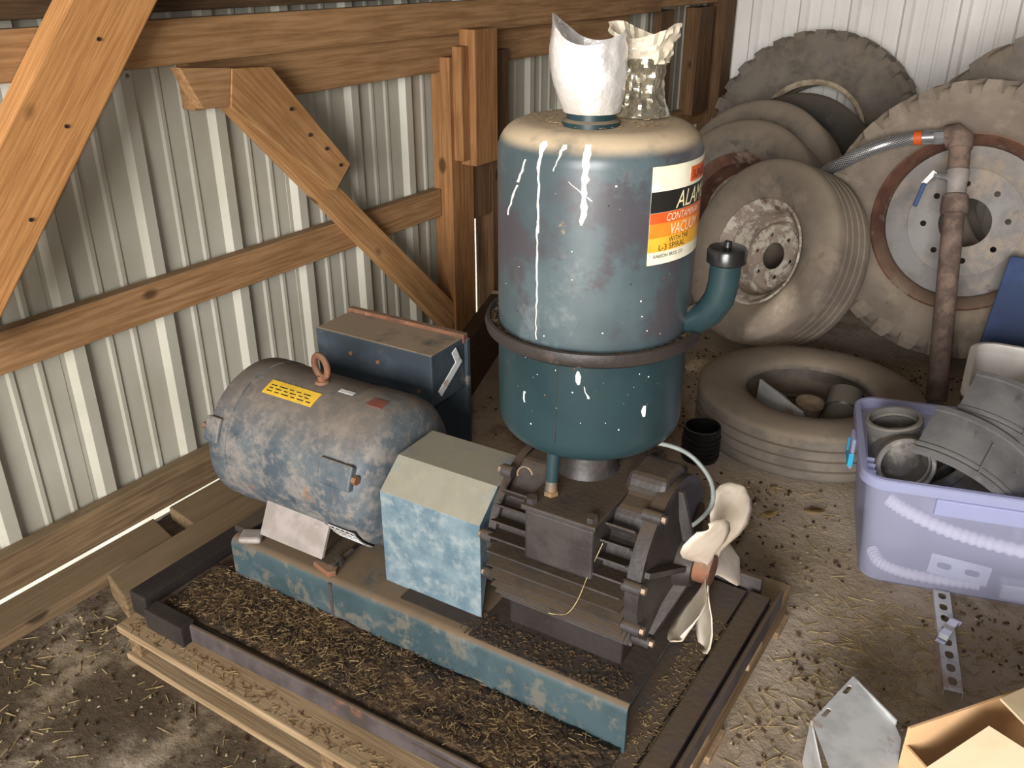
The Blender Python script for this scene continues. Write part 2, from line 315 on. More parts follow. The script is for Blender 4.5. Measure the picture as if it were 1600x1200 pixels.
def link(name, me, m, parent=None, smooth=True, bevel=0, seg=2, ang=38, solid=0):
    o = bpy.data.objects.new(name, me); col.objects.link(o)
    me.materials.append(M[m] if isinstance(m, str) else m)
    if smooth:
        for p in me.polygons: p.use_smooth = True
        me.set_sharp_from_angle(angle=R(ang))
    if solid: md = o.modifiers.new('thickness', 'SOLIDIFY'); md.thickness = solid; md.offset = 0
    if bevel: md = o.modifiers.new('edges', 'BEVEL'); md.width = bevel; md.segments = seg; md.limit_method = 'ANGLE'; md.angle_limit = R(40)
    if parent is not None: o.parent = parent; WM[o] = WM[parent]
    else: WM[o] = Matrix()
    return o
def tag(o, label=None, cat=None, group=None, kind=None):
    if label: o['label'] = label
    if cat: o['category'] = cat
    if group: o['group'] = group
    if kind: o['kind'] = kind
    return o
def thing(name, label, cat, loc=(0, 0, 0), rot=None, group=None, kind=None):
    o = bpy.data.objects.new(name, None); col.objects.link(o); o.empty_display_size = .05
    mt = Matrix.Translation(Vector(loc)) @ (rot.to_4x4() if rot is not None else Matrix())
    o.location = loc
    if rot is not None: o.rotation_euler = rot.to_euler()
    WM[o] = mt; tag(o, label, cat, group, kind); return o
def plate(name, outer, holes, mt, thick, m, parent=None, bevel=0):
    """flat sheet with real holes; 2D loops placed by the matrix mt"""
    bm = bmesh.new(); edges = []
    for lp in [outer] + list(holes):
        vs = [bm.verts.new((p[0], p[1], 0)) for p in lp]
        edges += [bm.edges.new((vs[i], vs[(i + 1) % len(vs)])) for i in range(len(vs))]
    bmesh.ops.triangle_fill(bm, use_beauty=True, use_dissolve=False, edges=edges)
    X = mt if parent is None else WM[parent].inverted() @ mt
    bm.transform(X); me = bpy.data.meshes.new(name); bm.to_mesh(me); bm.free()
    return link(name, me, m, parent, False, bevel, solid=thick)
def circ(r, n=20, cx=0, cy=0): return [(cx + r * math.cos(2 * PI * i / n), cy + r * math.sin(2 * PI * i / n)) for i in range(n)]
def slot(cx, cy, L, wd, ang=0, n=6):
    pts = []
    for s in (1, -1):
        for k in range(n + 1):
            a = -PI / 2 + PI * k / n if s == 1 else PI / 2 + PI * k / n
            pts.append((s * (L - wd) / 2 + wd / 2 * math.cos(a), wd / 2 * math.sin(a)))
    c, d = math.cos(ang), math.sin(ang)
    return [(cx + x * c - y * d, cy + x * d + y * c) for x, y in pts]
def text_mesh(body, size, shear=0.0):
    cu = bpy.data.curves.new('lettering', 'FONT'); cu.body = body; cu.size = size; cu.shear = shear; cu.resolution_u = 3
    o = bpy.data.objects.new('lettering', cu); col.objects.link(o)
    me = bpy.data.meshes.new_from_object(o); vs = [tuple(v.co) for v in me.vertices]; fs = [tuple(p.vertices) for p in me.polygons]
    bpy.data.objects.remove(o); bpy.data.curves.remove(cu); bpy.data.meshes.remove(me)
    return vs, fs

def smooth_path(P_, n):
    out = []
    for i in range(len(P_) - 1):
        p0, p1, p2, p3 = P_[max(i - 1, 0)], P_[i], P_[i + 1], P_[min(i + 2, len(P_) - 1)]
        for k in range(n):
            t_ = k / n; out.append(.5 * ((2 * p1) + (p2 - p0) * t_ + (2 * p0 - 5 * p1 + 4 * p2 - p3) * t_ ** 2 + (3 * p1 - p0 - 3 * p2 + p3) * t_ ** 3))
    return out + [P_[-1]]

# ================================================================== SETTING
XW = -2.30; YB = 6.0
b = MB(); b.bb(-2.292, 3.25, -6, 6.05, -.06, 0)
tag(b.build('floor', 'floor', smooth=False), 'dirt covered concrete shed floor strewn with straw', kind='structure')
b = MB(); b.bb(-9, -2.294, -6, 10, -.12, -.012)
tag(b.build('trim_1', 'gravel', smooth=False), 'bright gravel ground outside the shed', kind='structure')
b = MB(); b.bb(-2.5, 3.4, -1.2, 6.2, 2.62, 2.7)
tag(b.build('ceiling', 'roof', smooth=False), 'dark wooden roof deck of the shed', kind='structure')
b = MB(); b.bb(3.2, 3.26, -1.2, 6.1, 0, 2.62)
tag(b.build('wall_right', 'wood_dark', smooth=False), 'dark boarded side wall of the shed', kind='structure')

def sheet_profile(L, ribs_at):
    """ribbed sheet cross-section: height by position, major rib every 0.305 with two minor ribs"""
    pts = [(0, 0)]
    for c in ribs_at:
        pts += [(c - .034, 0), (c - .018, .022), (c + .018, .022), (c + .034, 0)]
        for mth in (.112, .193):
            if c + mth + .016 < L: pts += [(c + mth - .014, 0), (c + mth - .006, .005), (c + mth + .006, .005), (c + mth + .014, 0)]
    pts = [p for p in pts if 0 <= p[0] <= L]; pts.append((L, 0)); return pts
def sheets(parent, start, end, place, m, z0, z1, phase, pw=.915):
    y = start
    # first major rib position in global coordinate: phase + k*.305
    k = 0
    s0 = phase + math.floor((start - phase) / pw) * pw
    while s0 < end:
        a, e = max(s0, start), min(s0 + pw, end)
        ribs = [phase + .05 + j * .305 for j in range(-20, 40) if a + .034 < phase + .05 + j * .305 < e - .034]
        pr = sheet_profile(e - a, [r - a for r in ribs])
        mb = MB(); off = .0015 * (k % 2)
        n = len(pr); vs = []
        for (u, h) in pr: vs.append(place(a + u, h + off, z0)); 
        for (u, h) in pr: vs.append(place(a + u, h + off, z1))
        mb.add(vs, [(i, i + 1, n + i + 1, n + i) for i in range(n - 1)])
        mb.build('wall_sheet', m, parent, smooth=False, solid=.0012)
        s0 += pw; k += 1
wl = thing('wall_left', 'ribbed grey metal shed wall with timber framing', None, (XW, 2.0, 0), kind='structure')
# major ribs were read at y = 1.276 + k*0.305 (ribs stand towards the room)
sheets(wl, -1.6, 3.13, lambda y, h, z: (XW + h - .022, y, z), 'sheet', .06, 2.6, 1.226 - .915 * 3, .915)
sheets(wl, 3.27, 6.0, lambda y, h, z: (XW + h - .022, y, z), 'sheet', .06, 2.6, 1.226 - .915 * 3, .915)
def timber(name, x0, x1, y0, y1, z0, z1, m, label=None, parent=wl):
    mb = MB(); mb.bb(x0, x1, y0, y1, z0, z1); return tag(mb.build(name, m, parent, smooth=False, bevel=.004), label)
timber('girt', XW, -2.255, -1.5, 2.93, .668, .782, 'wood_y', 'horizontal timber rail halfway up the metal wall')
timber('header_board', -2.24, -2.20, -1.5, 4.9, 1.382, 1.50, 'wood_y', 'long top timber nailed across the metal wall')
timber('header_board', -2.24, -2.205, 4.9, 5.95, 1.40, 1.52, 'wood_y')
timber('header_board', XW, -2.244, 1.75, 4.6, 1.245, 1.385, 'wood_y', 'weathered second timber behind the top rail')
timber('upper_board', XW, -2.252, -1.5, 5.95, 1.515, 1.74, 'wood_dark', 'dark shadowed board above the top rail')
timber('sill_board', XW, -2.255, -1.5, 2.9, .044, .165, 'plank', 'bottom sill timber with daylight showing under it')
timber('post', -2.295, -2.20, 2.935, 3.09, 0, 1.30, 'wood_z', 'upright timber post')
timber('post', -2.295, -2.21, 3.245, 3.38, 0, 1.30, 'wood_z_shaded')
timber('post_block', -2.20, -2.125, 3.005, 3.165, .875, 1.40, 'wood_z', 'short thick block nailed on the post')
timber('post_block', -2.20, -2.155, 2.955, 3.005, .90, 1.34, 'wood_z')
timber('post_block', -2.29, -2.212, 3.09, 3.245, .62, 1.24, 'wood_z_shaded')
timber('post', -2.295, -2.25, 5.02, 5.20, 0, 1.38, 'wood_z_shaded')
timber('post', -2.295, -2.20, 5.47, 5.70, .75, 1.38, 'wood_z_shaded')
timber('corner_post', -2.295, -2.16, 5.80, 5.975, 0, 2.6, 'wood_z_shaded', 'corner post darkened by painted-in shade')
timber('girt', XW, -2.255, 3.40, 5.80, .668, .782, 'wood_y')
timber('sill_board', XW, -2.255, 3.42, 5.80, .052, .165, 'wood_y')
mb = MB(); mb.prism([(-2.235, 1.80, 1.29), (-2.235, 1.95, 1.25), (-2.235, 3.035, .19), (-2.235, 2.90, .155)], (-.045, 0, 0))
mb.v = [Vector((p.x + .025, p.y, p.z)) for p in mb.v]
tag(mb.build('diagonal_brace', 'wood_brace', wl, smooth=False, bevel=.003), 'long diagonal timber brace across the wall')
mb = MB(); mb.prism([(-2.165, 1.99, 1.352), (-2.165, 2.306, 1.004), (-2.165, 2.223, .926), (-2.165, 1.818, 1.255), (-2.165, 1.84, 1.36)], (-.045, 0, 0))
tag(mb.build('brace_cleat', 'wood_brace', wl, smooth=False, bevel=.003), 'pale short timber nailed over the top of the diagonal brace')
mb = MB(); mb.prism([(-2.168, 1.66, 1.378), (-2.168, 1.84, 1.362), (-2.168, 1.818, 1.255), (-2.168, 1.72, 1.26)], (-.045, 0, 0))
mb.build('brace_stub', 'wood_y', wl, smooth=False, bevel=.003)
mb = MB(); mb.prism([(-2.12, 1.36, 1.60), (-2.12, 1.625, 1.60), (-2.12, .80, .40), (-2.12, .72, .64)], (-.078, 0, 0))
# extend upwards above the header and down to the sill out of view
dirv = Vector((0, -.60, -.80)).normalized()
mb = MB(); mb.prism([(-2.12, 1.41, 1.635), (-2.12, 1.665, 1.635), (-2.12, .93, .78), (-2.12, .80, .90)], (-.078, 0, 0))
tag(mb.build('knee_brace', 'wood_fore', wl, smooth=False, bevel=.006), 'sunlit orange knotty diagonal timber crossing the top rail')
# downspout seen through the gap beside the post, outside the wall
mb = MB(); mb.cyl((-2.36, 3.205, .30), (-2.36, 3.205, 1.3), .038, n=20)
tag(mb.build('downpipe', 'zinc', wl), 'shiny metal pipe behind the gap beside the post')
for (yy, zz) in ((2.05, 1.22), (2.12, 1.13), (2.19, 1.075), (2.25, 1.01)):
    MB().cyl((-2.163, yy, zz), (-2.158, yy, zz), .006, n=8).build('nail', 'iron_dark', wl)
for (yy, zz) in ((1.27, 1.28), (1.46, 1.38), (1.40, 1.47), (1.13, 1.08)):
    MB().cyl((-2.119, yy, zz), (-2.115, yy, zz), .005, n=8).build('nail', 'iron_dark', wl)

wb = thing('wall_back', 'white ribbed metal wall behind the tyres', None, (0, YB, 0), kind='structure')
sheets(wb, -2.3, 3.2, lambda x, h, z: (x, YB - h + .022, z), 'sheet_white', .0, 2.6, -2.04 - .05, .915)

# ================================================================== PALLET
pl = thing('pallet', 'weathered wooden pallet carrying the steel frame and pump', 'pallet', (-1.11, 1.49, 0))
def pboard(name, x0, x1, y0, y1, z0, z1, m, rz=0, label=None):
    mb = MB(); c = ((x0 + x1) / 2, (y0 + y1) / 2, (z0 + z1) / 2)
    mb.box(c, (x1 - x0, y1 - y0, z1 - z0), Matrix.Rotation(rz, 3, 'Z')); return tag(mb.build(name, m, pl, smooth=False, bevel=.003), label)
PT = .115
for k, (y0, y1) in enumerate(((.938, 1.062), (1.15, 1.25), (1.33, 1.43), (1.50, 1.60), (1.68, 1.78), (1.95, 2.035))):
    pboard('top_board', -1.815 + .01 * (k % 2), -.41 - .008 * (k % 2), y0, y1, PT - .022, PT, 'pallet_x')
for x0 in (-1.80, -1.13, -.46):
    pboard('stringer', x0, x0 + .04, .955, 2.03, .02, PT - .022, 'pallet_y')
for (y0, y1) in ((.945, 1.04), (1.45, 1.55), (1.94, 2.03)):
    pboard('bottom_board', -1.81, -.41, y0, y1, 0, .02, 'pallet_x')

# ================================================================== STEEL FRAME on the pallet
fr_ = thing('steel_tray', 'dark rusty steel framed tray lying on the pallet under the pump', 'tray', (-1.12, 1.45, PT))
def fbar(name, p0, p1, wd, th, m, label=None):
    return tag(MB().beam(p0, p1, wd, th).build(name, m, fr_, smooth=False, bevel=.004), label)
Z0 = PT
MB().bb(-1.76, -.50, 1.03, 1.90, Z0 + .028, Z0 + .036).build('deck_plate', 'frame', fr_, smooth=False)
fbar('front_rail', (-1.72, 1.005, Z0 + .026), (-.47, 1.055, Z0 + .026), .052, .012, 'frame', 'thin purplish rusted angle edge')
fbar('left_rail', (-1.79, .995, Z0 + .035), (-1.79, 1.90, Z0 + .035), .07, .062, 'black_steel', 'blackened end beam')
fbar('rear_rail', (-1.76, 1.91, Z0 + .035), (-.47, 1.93, Z0 + .035), .07, .02, 'frame')
fbar('right_rail', (-.463, 1.06, Z0 + .022), (-.463, 1.90, Z0 + .022), .044, .055, 'frame')
fbar('right_lip', (-.418, 1.0, Z0 + .028), (-.418, 1.93, Z0 + .028), .056, .012, 'frame')
fbar('corner_stub', (-1.74, .998, Z0 + .03), (-1.60, 1.0, Z0 + .03), .06, .045, 'black_steel')

# ================================================================== VACUUM PUMP UNIT (local frame: origin front right foot of base)
PZ = Z0 + .036 + .005
RM = Matrix.Rotation(R(2.0), 3, 'Z')
PO = Vector((-.531, 1.245, PZ))
vp = thing('vacuum_pump_unit', 'dusty teal vacuum pump set with motor, guard and tall tank on a steel base', 'vacuum pump', PO, RM)
BH = .285 - PZ           # base height
AY, AZ = .235, .50 - PZ  # shaft axis
def P(name, mb, m, parent=None, **kw):
    kw.setdefault('smooth', True)
    return mb.build(name, m, parent or vp, world=False, **kw)
# base: folded channel, open ends
prof = []
rc = .022; D = .47; t = .008
outer = [(0, 0), (0, BH - rc)] + [(rc - rc * math.cos(a), BH - rc + rc * math.sin(a)) for a in [PI / 2 * k / 5 for k in range(1, 6)]]
outer += [(D - y, z) for (y, z) in outer[::-1]]
inner = [(min(max(y, t), D - t), min(z, BH - t)) for (y, z) in outer[::-1]]
mb = MB(); mb.prism([(-1.13, y, z) for y, z in outer + inner], (1.13, 0, 0))
base = P('base', mb, 'teal', ang=50)
MB_ = MB(); MB_.bb(-1.12, -.02, -.05, .0, 0, .006); P('base_flange', MB_, 'frame', base, smooth=False)
MB_ = MB(); MB_.bb(-.795, -.785, -.002, .002, .0, BH - .01); P('base_seam', MB_, 'frame', base, smooth=False)
P('grease_layer', MB().bb(-.393, .0, .012, .458, BH - .001, BH + .002), 'iron_dark', base, smooth=False)
# ---- motor
def lx(prof_, n=48): return MB().lathe([(r, x) for x, r in prof_], n, (0, AY, AZ), (1, 0, 0))
MS, MZ = 1.083, AZ - .014   # motor is a little fatter and its axis a little lower than the pump's
def lm(prof_, n=48): return MB().lathe([(r * MS, x) for x, r in prof_], n, (0, AY, MZ), (1, 0, 0))
motor = P('motor', lm([(-1.15, .10), (-1.15, .177), (-.85, .177), (-.85, .10)]), 'teal_worn', ang=40)
P('end_bell', lm([(-1.228, .06), (-1.228, .150), (-1.222, .168), (-1.208, .1785), (-1.152, .1795), (-1.149, .174)]), 'teal_worn', motor, ang=50)
P('end_bell', lm([(-.852, .174), (-.85, .180), (-.765, .180), (-.735, .174), (-.712, .158), (-.698, .132), (-.692, .10), (-.692, .05)]), 'teal_worn', motor, ang=50)
P('shaft', lx([(-.70, .03), (-.35, .03)], 20), 'iron_dark', motor)
def on_pump(x, ang, r=.18): return Vector((x, AY - r * math.cos(R(ang)), AZ + r * math.sin(R(ang))))
def on_motor(x, ang, r=.18): # ang: 0 = towards the viewer side (-y), 90 = up
    return Vector((x, AY - r * MS * math.cos(R(ang)), MZ + r * MS * math.sin(R(ang))))
def motor_patch(x0, x1, a0, a1, r0, r1, n=8):
    mb = MB(); rs = []
    for k in range(n + 1):
        a = a0 + (a1 - a0) * k / n
        rs.append([on_motor(x0, a, r0), on_motor(x1, a, r0), on_motor(x1, a, r1), on_motor(x0, a, r1)])
    return mb.rings(rs)
P('bolt_pad', motor_patch(-1.218, -1.170, 14, 33, .165, .189), 'teal_worn', motor, smooth=False, bevel=.004)
P('bolt_pad', motor_patch(-.835, -.735, 13, 31, .165, .190), 'teal_worn', motor, smooth=False, bevel=.004)
P('bolt', MB().cyl(on_motor(-.738, 22, .178), on_motor(-.722, 22, .178), .011, n=6), 'rust', motor)
P('bolt', MB().cyl(on_motor(-1.233, 24, .178), on_motor(-1.219, 24, .178), .009, n=6), 'rust', motor)
P('bolt', MB().cyl(on_motor(-.74, -62, .172), on_motor(-.715, -62, .172), .010, n=6), 'iron', motor)
# eye bolt
ex = Vector((-.975, AY, MZ + .176 * MS))
P('eye_bolt', MB().torus(ex + Vector((0, 0, .045)), (.25, .97, 0), .029, .0085).cyl(ex, ex + Vector((0, 0, .02)), .012, n=12).lathe([(.02, 0), (.016, .006)], 16, ex), 'rust', motor)
# yellow caution label with illegible print
P('caution_label', motor_patch(-1.10, -.935, 62, 76, .1772, .1785), 'yellow', motor)
for k, a in enumerate((65, 68, 71)):
    x = -1.09
    while x < -.955:
        L = random.uniform(.012, .03)
        P('print_line', motor_patch(x, min(x + L, -.945), a - .45, a + .45, .1785, .1788, 1), 'ink', motor, smooth=False); x += L + .008
P('rating_tag', motor_patch(-.905, -.86, 84, 88, .1772, .1785, 2), 'galv', motor, smooth=False)
P('red_tag', motor_patch(-.80, -.755, 78, 87, .1795, .1815, 4), 'redmark', motor)
# vent opening with wire grille in the right end bell
P('vent_opening', motor_patch(-.83, -.745, -54, -24, .176, .1812, 6), 'gloss_black', motor)
mb = MB()
for k in range(7):
    a = -53 + 28 * k / 6; mb.tube([on_motor(-.828, a, .1835), on_motor(-.747, a, .1835)], .0013, 5)
for k in range(6):
    x = -.826 + .078 * k / 5; mb.tube([on_motor(x, -53 + 28 * j / 6, .1835) for j in range(7)], .0013, 5)
P('vent_grille', mb, 'galv', motor)
# foot bracket and slide feet
mb = MB(); mb.prism([(-1.05, .075, AZ - .10), (-.84, .075, AZ - .10), (-.84, .030, BH + .022), (-1.05, .030, BH + .022)], (0, .012, 0))
P('foot_bracket', mb, 'foot_grey', motor, smooth=False, bevel=.002)
mb = MB(); mb.prism([(-1.075, .40, AZ - .125), (-.865, .40, AZ - .125), (-.865, .43, BH + .01), (-1.075, .43, BH + .01)], (0, .012, 0))
P('foot_bracket', mb, 'foot_grey', motor, smooth=False, bevel=.002)
for x in (-1.12, -.84):
    P('slide_rail', MB().bb(x - .025, x + .025, .03, .44, BH - .002, BH + .016), 'iron', motor, smooth=False, bevel=.003)
P('foot_plate', MB().box((-1.075, .025, BH + .010), (.06, .05, .018), Matrix.Rotation(.5, 3, 'Z')), 'foot_grey', motor, smooth=False, bevel=.008)
P('adjusting_screw', MB().cyl((-.80, .03, BH + .022), (-.80, .10, BH + .022), .007, n=8).cyl((-.80, .045, BH + .02), (-.80, .055, BH + .02), .014, n=6), 'iron', motor)
P('foot_lug', MB().prism([(-.86, .02, BH), (-.80, .005, BH), (-.785, .02, BH), (-.83, .10, BH), (-.86, .10, BH)], (0, 0, .014)), 'rust', motor, smooth=False, bevel=.003)
# ---- coupling guard
gp = [(.072, BH), (.072, .54 - PZ), (.148, .60 - PZ), (.285, .60 - PZ), (.36, .54 - PZ), (.36, BH)]
gi = [(.076, BH), (.076, .5385 - PZ), (.1495, .5965 - PZ), (.2835, .5965 - PZ), (.356, .5385 - PZ), (.356, BH)]
guard = P('coupling_guard', MB().prism([(-.672, y, z) for y, z in gp + gi[::-1]], (.275, 0, 0)), 'guard', smooth=False, bevel=.002)
P('guard_flange', MB().bb(-.60, -.385, .035, .074, BH - .001, BH + .004), 'iron_dark', guard, smooth=False)
# ---- pump housing
PX0, PX1 = -.355, -.045
pump = P('pump_housing', lx([(PX0, .05), (PX0, .158), (PX1, .158), (PX1, .05)], 40), 'iron', ang=40)
def plx(x0, x1, r, n=40): return lx([(x0, .05), (x0, r), (x1, r), (x1, .05)], n)
P('end_flange', plx(PX0 - .018, PX0, .172), 'iron', pump)
P('end_flange', plx(PX1, PX1 + .03, .182), 'iron', pump)
for k in range(15):
    a = 44 - 9.8 * k
    x0, x1 = PX0, PX1
    mb = MB(); c = math.cos(R(a)); s = math.sin(R(a))
    def pt(x, r, d):
        return (x, AY - r * c + d * s, AZ + r * s + d * c)
    mb.prism([pt(x0, .150, -.0045), pt(x0, .205, -.0022), pt(x0, .205, .0022), pt(x0, .150, .0045)], (x1 - x0, 0, 0))
    P('fin', mb, 'iron', pump, smooth=False, bevel=.001)
for k in range(6):
    a = 180 - 44 + 12 * k; mb = MB(); c = math.cos(R(a)); s = math.sin(R(a))
    mb.prism([pt(PX0, .150, -.0045), pt(PX0, .2, -.0022), pt(PX0, .2, .0022), pt(PX0, .150, .0045)], (PX1 - PX0, 0, 0))
    P('fin', mb, 'iron', pump, smooth=False)
for a in (58, 12, -22, -54):
    for (xa, xb) in ((PX0 - .030, PX0 + .012), (PX1 - .012, PX1 + .044)):
        p0, p1 = on_pump(xa, a, .186), on_pump(xb, a, .186)
        P('bolt_boss', MB().cyl(on_pump(xa + .008, a, .184), on_pump(xb - .008, a, .184), .0135, n=12), 'iron', pump)
        P('bolt_head', MB().cyl(on_pump(xa, a, .184) if xa < PX0 else on_pump(xb - .008, a, .184), on_pump(xa + .008, a, .184) if xa < PX0 else on_pump(xb, a, .184), .0085, n=6), 'bolt', pump)
# top saddle, front boss, hump and neck
ztop = .655 - PZ
P('saddle', MB().bb(-.262, -.108, .032, .37, AZ + .035, ztop), 'iron', pump, smooth=False, bevel=.006)
P('saddle_plate', MB().bb(-.268, -.102, .026, .38, ztop, ztop + .012), 'iron', pump, smooth=False, bevel=.003)
P('top_cover', MB().prism([(-.352, AY - .13, AZ + .11), (-.352, AY - .06, AZ + .175), (-.352, AY + .08, AZ + .175), (-.352, AY + .14, AZ + .10)], (.08, 0, 0)), 'iron', pump, smooth=False, bevel=.01)
P('top_cover', MB().prism([(-.118, AY - .125, AZ + .10), (-.118, AY - .10, AZ + .155), (-.118, AY - .045, AZ + .165), (-.118, AY - .03, AZ + .198), (-.118, AY + .06, AZ + .198), (-.118, AY + .13, AZ + .11)], (.09, 0, 0)), 'iron', pump, smooth=False, bevel=.012)
TX, TY = -.754 + .53, 1.47 + .008 - 1.245   # tank axis in local frame
P('neck', MB().lathe([(.072, 0), (.062, .02), (.060, .11)], 28, (TX, TY, ztop + .01)), 'iron', pump)
for (x, y) in ((-.252, .045), (-.118, .045), (-.252, .34), (-.118, .34)):
    P('bolt_head', MB().cyl((x, y, ztop + .012), (x, y, ztop + .024), .012, n=6), 'iron', pump)
P('bolt_head', MB().cyl((-.033, AY - .085, AZ + .145), (-.018, AY - .085, AZ + .145), .010, n=6), 'bolt', pump)
P('pump_foot', MB().bb(-.34, -.06, .10, .37, BH - .002, AZ - .12), 'iron_dark', pump, smooth=False, bevel=.006)
# bearing end: cone, ribs and hub
P('bearing_cover', lx([(PX1 + .03, .165), (PX1 + .038, .10), (PX1 + .05, .055), (PX1 + .085, .046), (PX1 + .085, .02)], 32), 'iron_dark', pump)
for a in (20, 92, 164, 236, 308):
    c, s = math.cos(R(a)), math.sin(R(a))
    mb = MB(); o = Vector((0, -c, s)); n_ = Vector((0, s, c)) * .006; A_ = Vector((PX1 + .028, AY, AZ))
    mb.prism([A_ + o * .03 - n_, A_ + o * .165 - n_, A_ + o * .165 - n_ + Vector((.012, 0, 0)), A_ + o * .045 - n_ + Vector((.05, 0, 0)), A_ + o * .03 - n_ + Vector((.05, 0, 0))], n_ * 2)
    P('end_rib', mb, 'iron', pump, smooth=False)
# drain pipe, drip and small ring clip
dp = Vector((-.232, .09, 0))
P('drain_pipe', MB().cyl(dp + Vector((0, .0, .70 - PZ)), dp + Vector((0, .01, .80 - PZ)), .0135, n=14), 'tank_low', pump)
P('drain_fitting', MB().cyl(dp + Vector((0, -.002, ztop + .012)), dp + Vector((0, 0, .702 - PZ)), .0125, n=10).cyl(dp + Vector((0, -.002, ztop + .014)), dp + Vector((0, -.002, ztop + .024)), .016, n=6), 'brass', pump)
pts = [(-.30 + .018 * math.cos(a), .10 + .004 * math.sin(a), ztop + .03 + .018 * math.sin(a)) for a in [R(20 + 20 * k) for k in range(10)]]
P('wire_clip', MB().tube(pts, .0025, 6), 'brass', pump)
P('grey_tube', MB().tube(smooth_path([Vector(q) for q in ((-.13, .25, .74 - PZ), (-.07, .255, .752 - PZ), (-.015, .255, .748 - PZ), (.025, .255, .722 - PZ), (.048, .255, .685 - PZ), (.050, .25, .64 - PZ), (.02, .245, .59 - PZ), (-.02, .24, .56 - PZ))], 5), .0048, 10), 'grey_tube', pump)
cw = [on_pump(-.10, 33, .207), on_pump(-.115, 14, .207), on_pump(-.135, -6, .207), on_pump(-.165, -22, .207), on_pump(-.20, -30, .207), on_pump(-.215, -31, .208)]
P('cobweb_strand', MB().tube(smooth_path(cw, 4), .0009, 5), 'straw_pale', pump)
# ---- cooling fan
fan = P('fan', MB().cyl((.035, AY, AZ), (.075, AY, AZ), .032, n=20), 'rust')
FX = .068
for k in range(5):
    a = R(58 + 72 * k); rad = Vector((0, -math.cos(a), math.sin(a))); tan = Vector((0, math.sin(a), math.cos(a)))
    mb = MB(); rs = []
    st = [(.018, .016, 12), (.045, .020, 20), (.065, .036, 32), (.090, .062, 38), (.120, .084, 38), (.150, .088, 36), (.172, .074, 34), (.185, .046, 32), (.190, .020, 32)]
    for (r, wd, pt_) in [(a_, b_ * 1.3, c_) for a_, b_, c_ in st]:
        p = R(pt_); ch = tan * math.cos(p) + Vector((1, 0, 0)) * math.sin(p); row = []
        for j in range(7):
            s_ = (j / 6 - .5); bow = .012 * (1 - 4 * s_ * s_) * (r / .19)
            row.append(Vector((FX + bow, AY, AZ)) + rad * r + ch * (wd * s_ + .006))
        rs.append(row)
    n = 7
    mb.add([q for r_ in rs for q in r_], [(i * n + j, i * n + j + 1, (i + 1) * n + j + 1, (i + 1) * n + j) for i in range(len(rs) - 1) for j in range(n - 1)])
    P('fan_blade', mb, 'fan', fan, solid=.0025)
# ---- control box behind the motor
cb = P('control_box', MB().bb(-1.185, -.785, .445, .598, .56 - PZ, .712 - PZ), 'box_blue', smooth=False, bevel=.004)
P('box_lid', MB().bb(-1.19, -.78, .59, .612, .695 - PZ, .722 - PZ), 'rust', cb, smooth=False, bevel=.003)
P('back_plate', MB().bb(-1.19, -.775, .60, .612, 0, .705 - PZ), 'box_blue', cb, smooth=False)
for (x, z) in ((-1.06, .66), (-.965, .655), (-.83, .60)): P('screw', MB().cyl((x, .445, z - PZ), (x, .441, z - PZ), .006, n=10), 'rust', cb)
P('bracket_strip', MB().beam((-.772, .46, .60 - PZ), (-.772, .56, .665 - PZ), .022, .003).beam((-.772, .55, .66 - PZ), (-.772, .53, .70 - PZ), .02, .003), 'galv', cb, smooth=False)
# ---- separator tank
zb, zt, rt = .765 - PZ, 1.387 - PZ, .1875
tp = [(.03, zb), (rt - .05, zb)] + [(rt - .05 + .05 * math.sin(R(a)), zb + .05 - .05 * math.cos(R(a))) for a in range(15, 91, 15)]
tpl = tp + [(rt, 1.0 - PZ), (rt - .02, 1.0 - PZ)]
tp = [(rt - .02, 1.0 - PZ), (rt, 1.0 - PZ), (rt, zt - .052)] + [(rt - .05 + .05 * math.cos(R(a)), zt - .052 + .052 * math.sin(R(a))) for a in range(12, 91, 13)] + [(rt - .05, zt), (.03, zt + .004)]
tank = P('tank', MB().lathe(tp, 72, (TX, TY, 0)), 'tank', ang=40)
P('tank_bowl', MB().lathe(tpl, 72, (TX, TY, 0)), 'tank_low', tank, ang=40)
zf = 1.005 - PZ
P('rim_band', MB().lathe([(rt - .002, zf - .020), (rt + .014, zf - .020), (rt + .024, zf - .013), (rt + .027, zf - .001), (rt + .024, zf + .010), (rt + .018, zf + .011), (rt + .010, zf + .0), (rt - .002, zf + .002)], 72, (TX, TY, 0), loop=True), 'iron_dark', tank)
def on_tank(ang, z, r=rt): return Vector((TX + r * math.cos(R(ang - 2)), TY + r * math.sin(R(ang - 2)), z - PZ))
def tank_patch(a0, a1, z0, z1, r0=rt - .0005, r1=rt + .0008, n=14):
    mb = MB(); rs = []
    for k in range(n + 1):
        a = a0 + (a1 - a0) * k / n
        rs.append([on_tank(a, z0, r0), on_tank(a, z1, r0), on_tank(a, z1, r1), on_tank(a, z0, r1)])
    return mb.rings(rs)
A0, A1 = -34.3, 30
lab = P('brand_label', tank_patch(A0, A1, 1.168, 1.338), 'lab_white', tank)
for (z0, z1, m) in ((1.260, 1.296, 'lab_black'), (1.241, 1.2595, 'lab_red'), (1.216, 1.241, 'lab_orange'), (1.191, 1.216, 'lab_yellow')):
    P('label_band', tank_patch(A0, A1, z0, z1, rt + .0006, rt + .0012), m, lab)
P('label_band', tank_patch(-6, 18, 1.302, 1.328, rt + .0006, rt + .0012), 'lab_red', lab)
def tank_text(body, size, ang, z, m, shear=.0, stretch=1.0):
    vs_, fs_ = text_mesh(body, size, shear); mb = MB()
    mb.add([on_tank(ang + math.degrees(x * stretch / rt), z + y, rt + .0016) for x, y, _ in vs_], fs_)
    me = P('lettering', mb, m, lab, smooth=False); return me
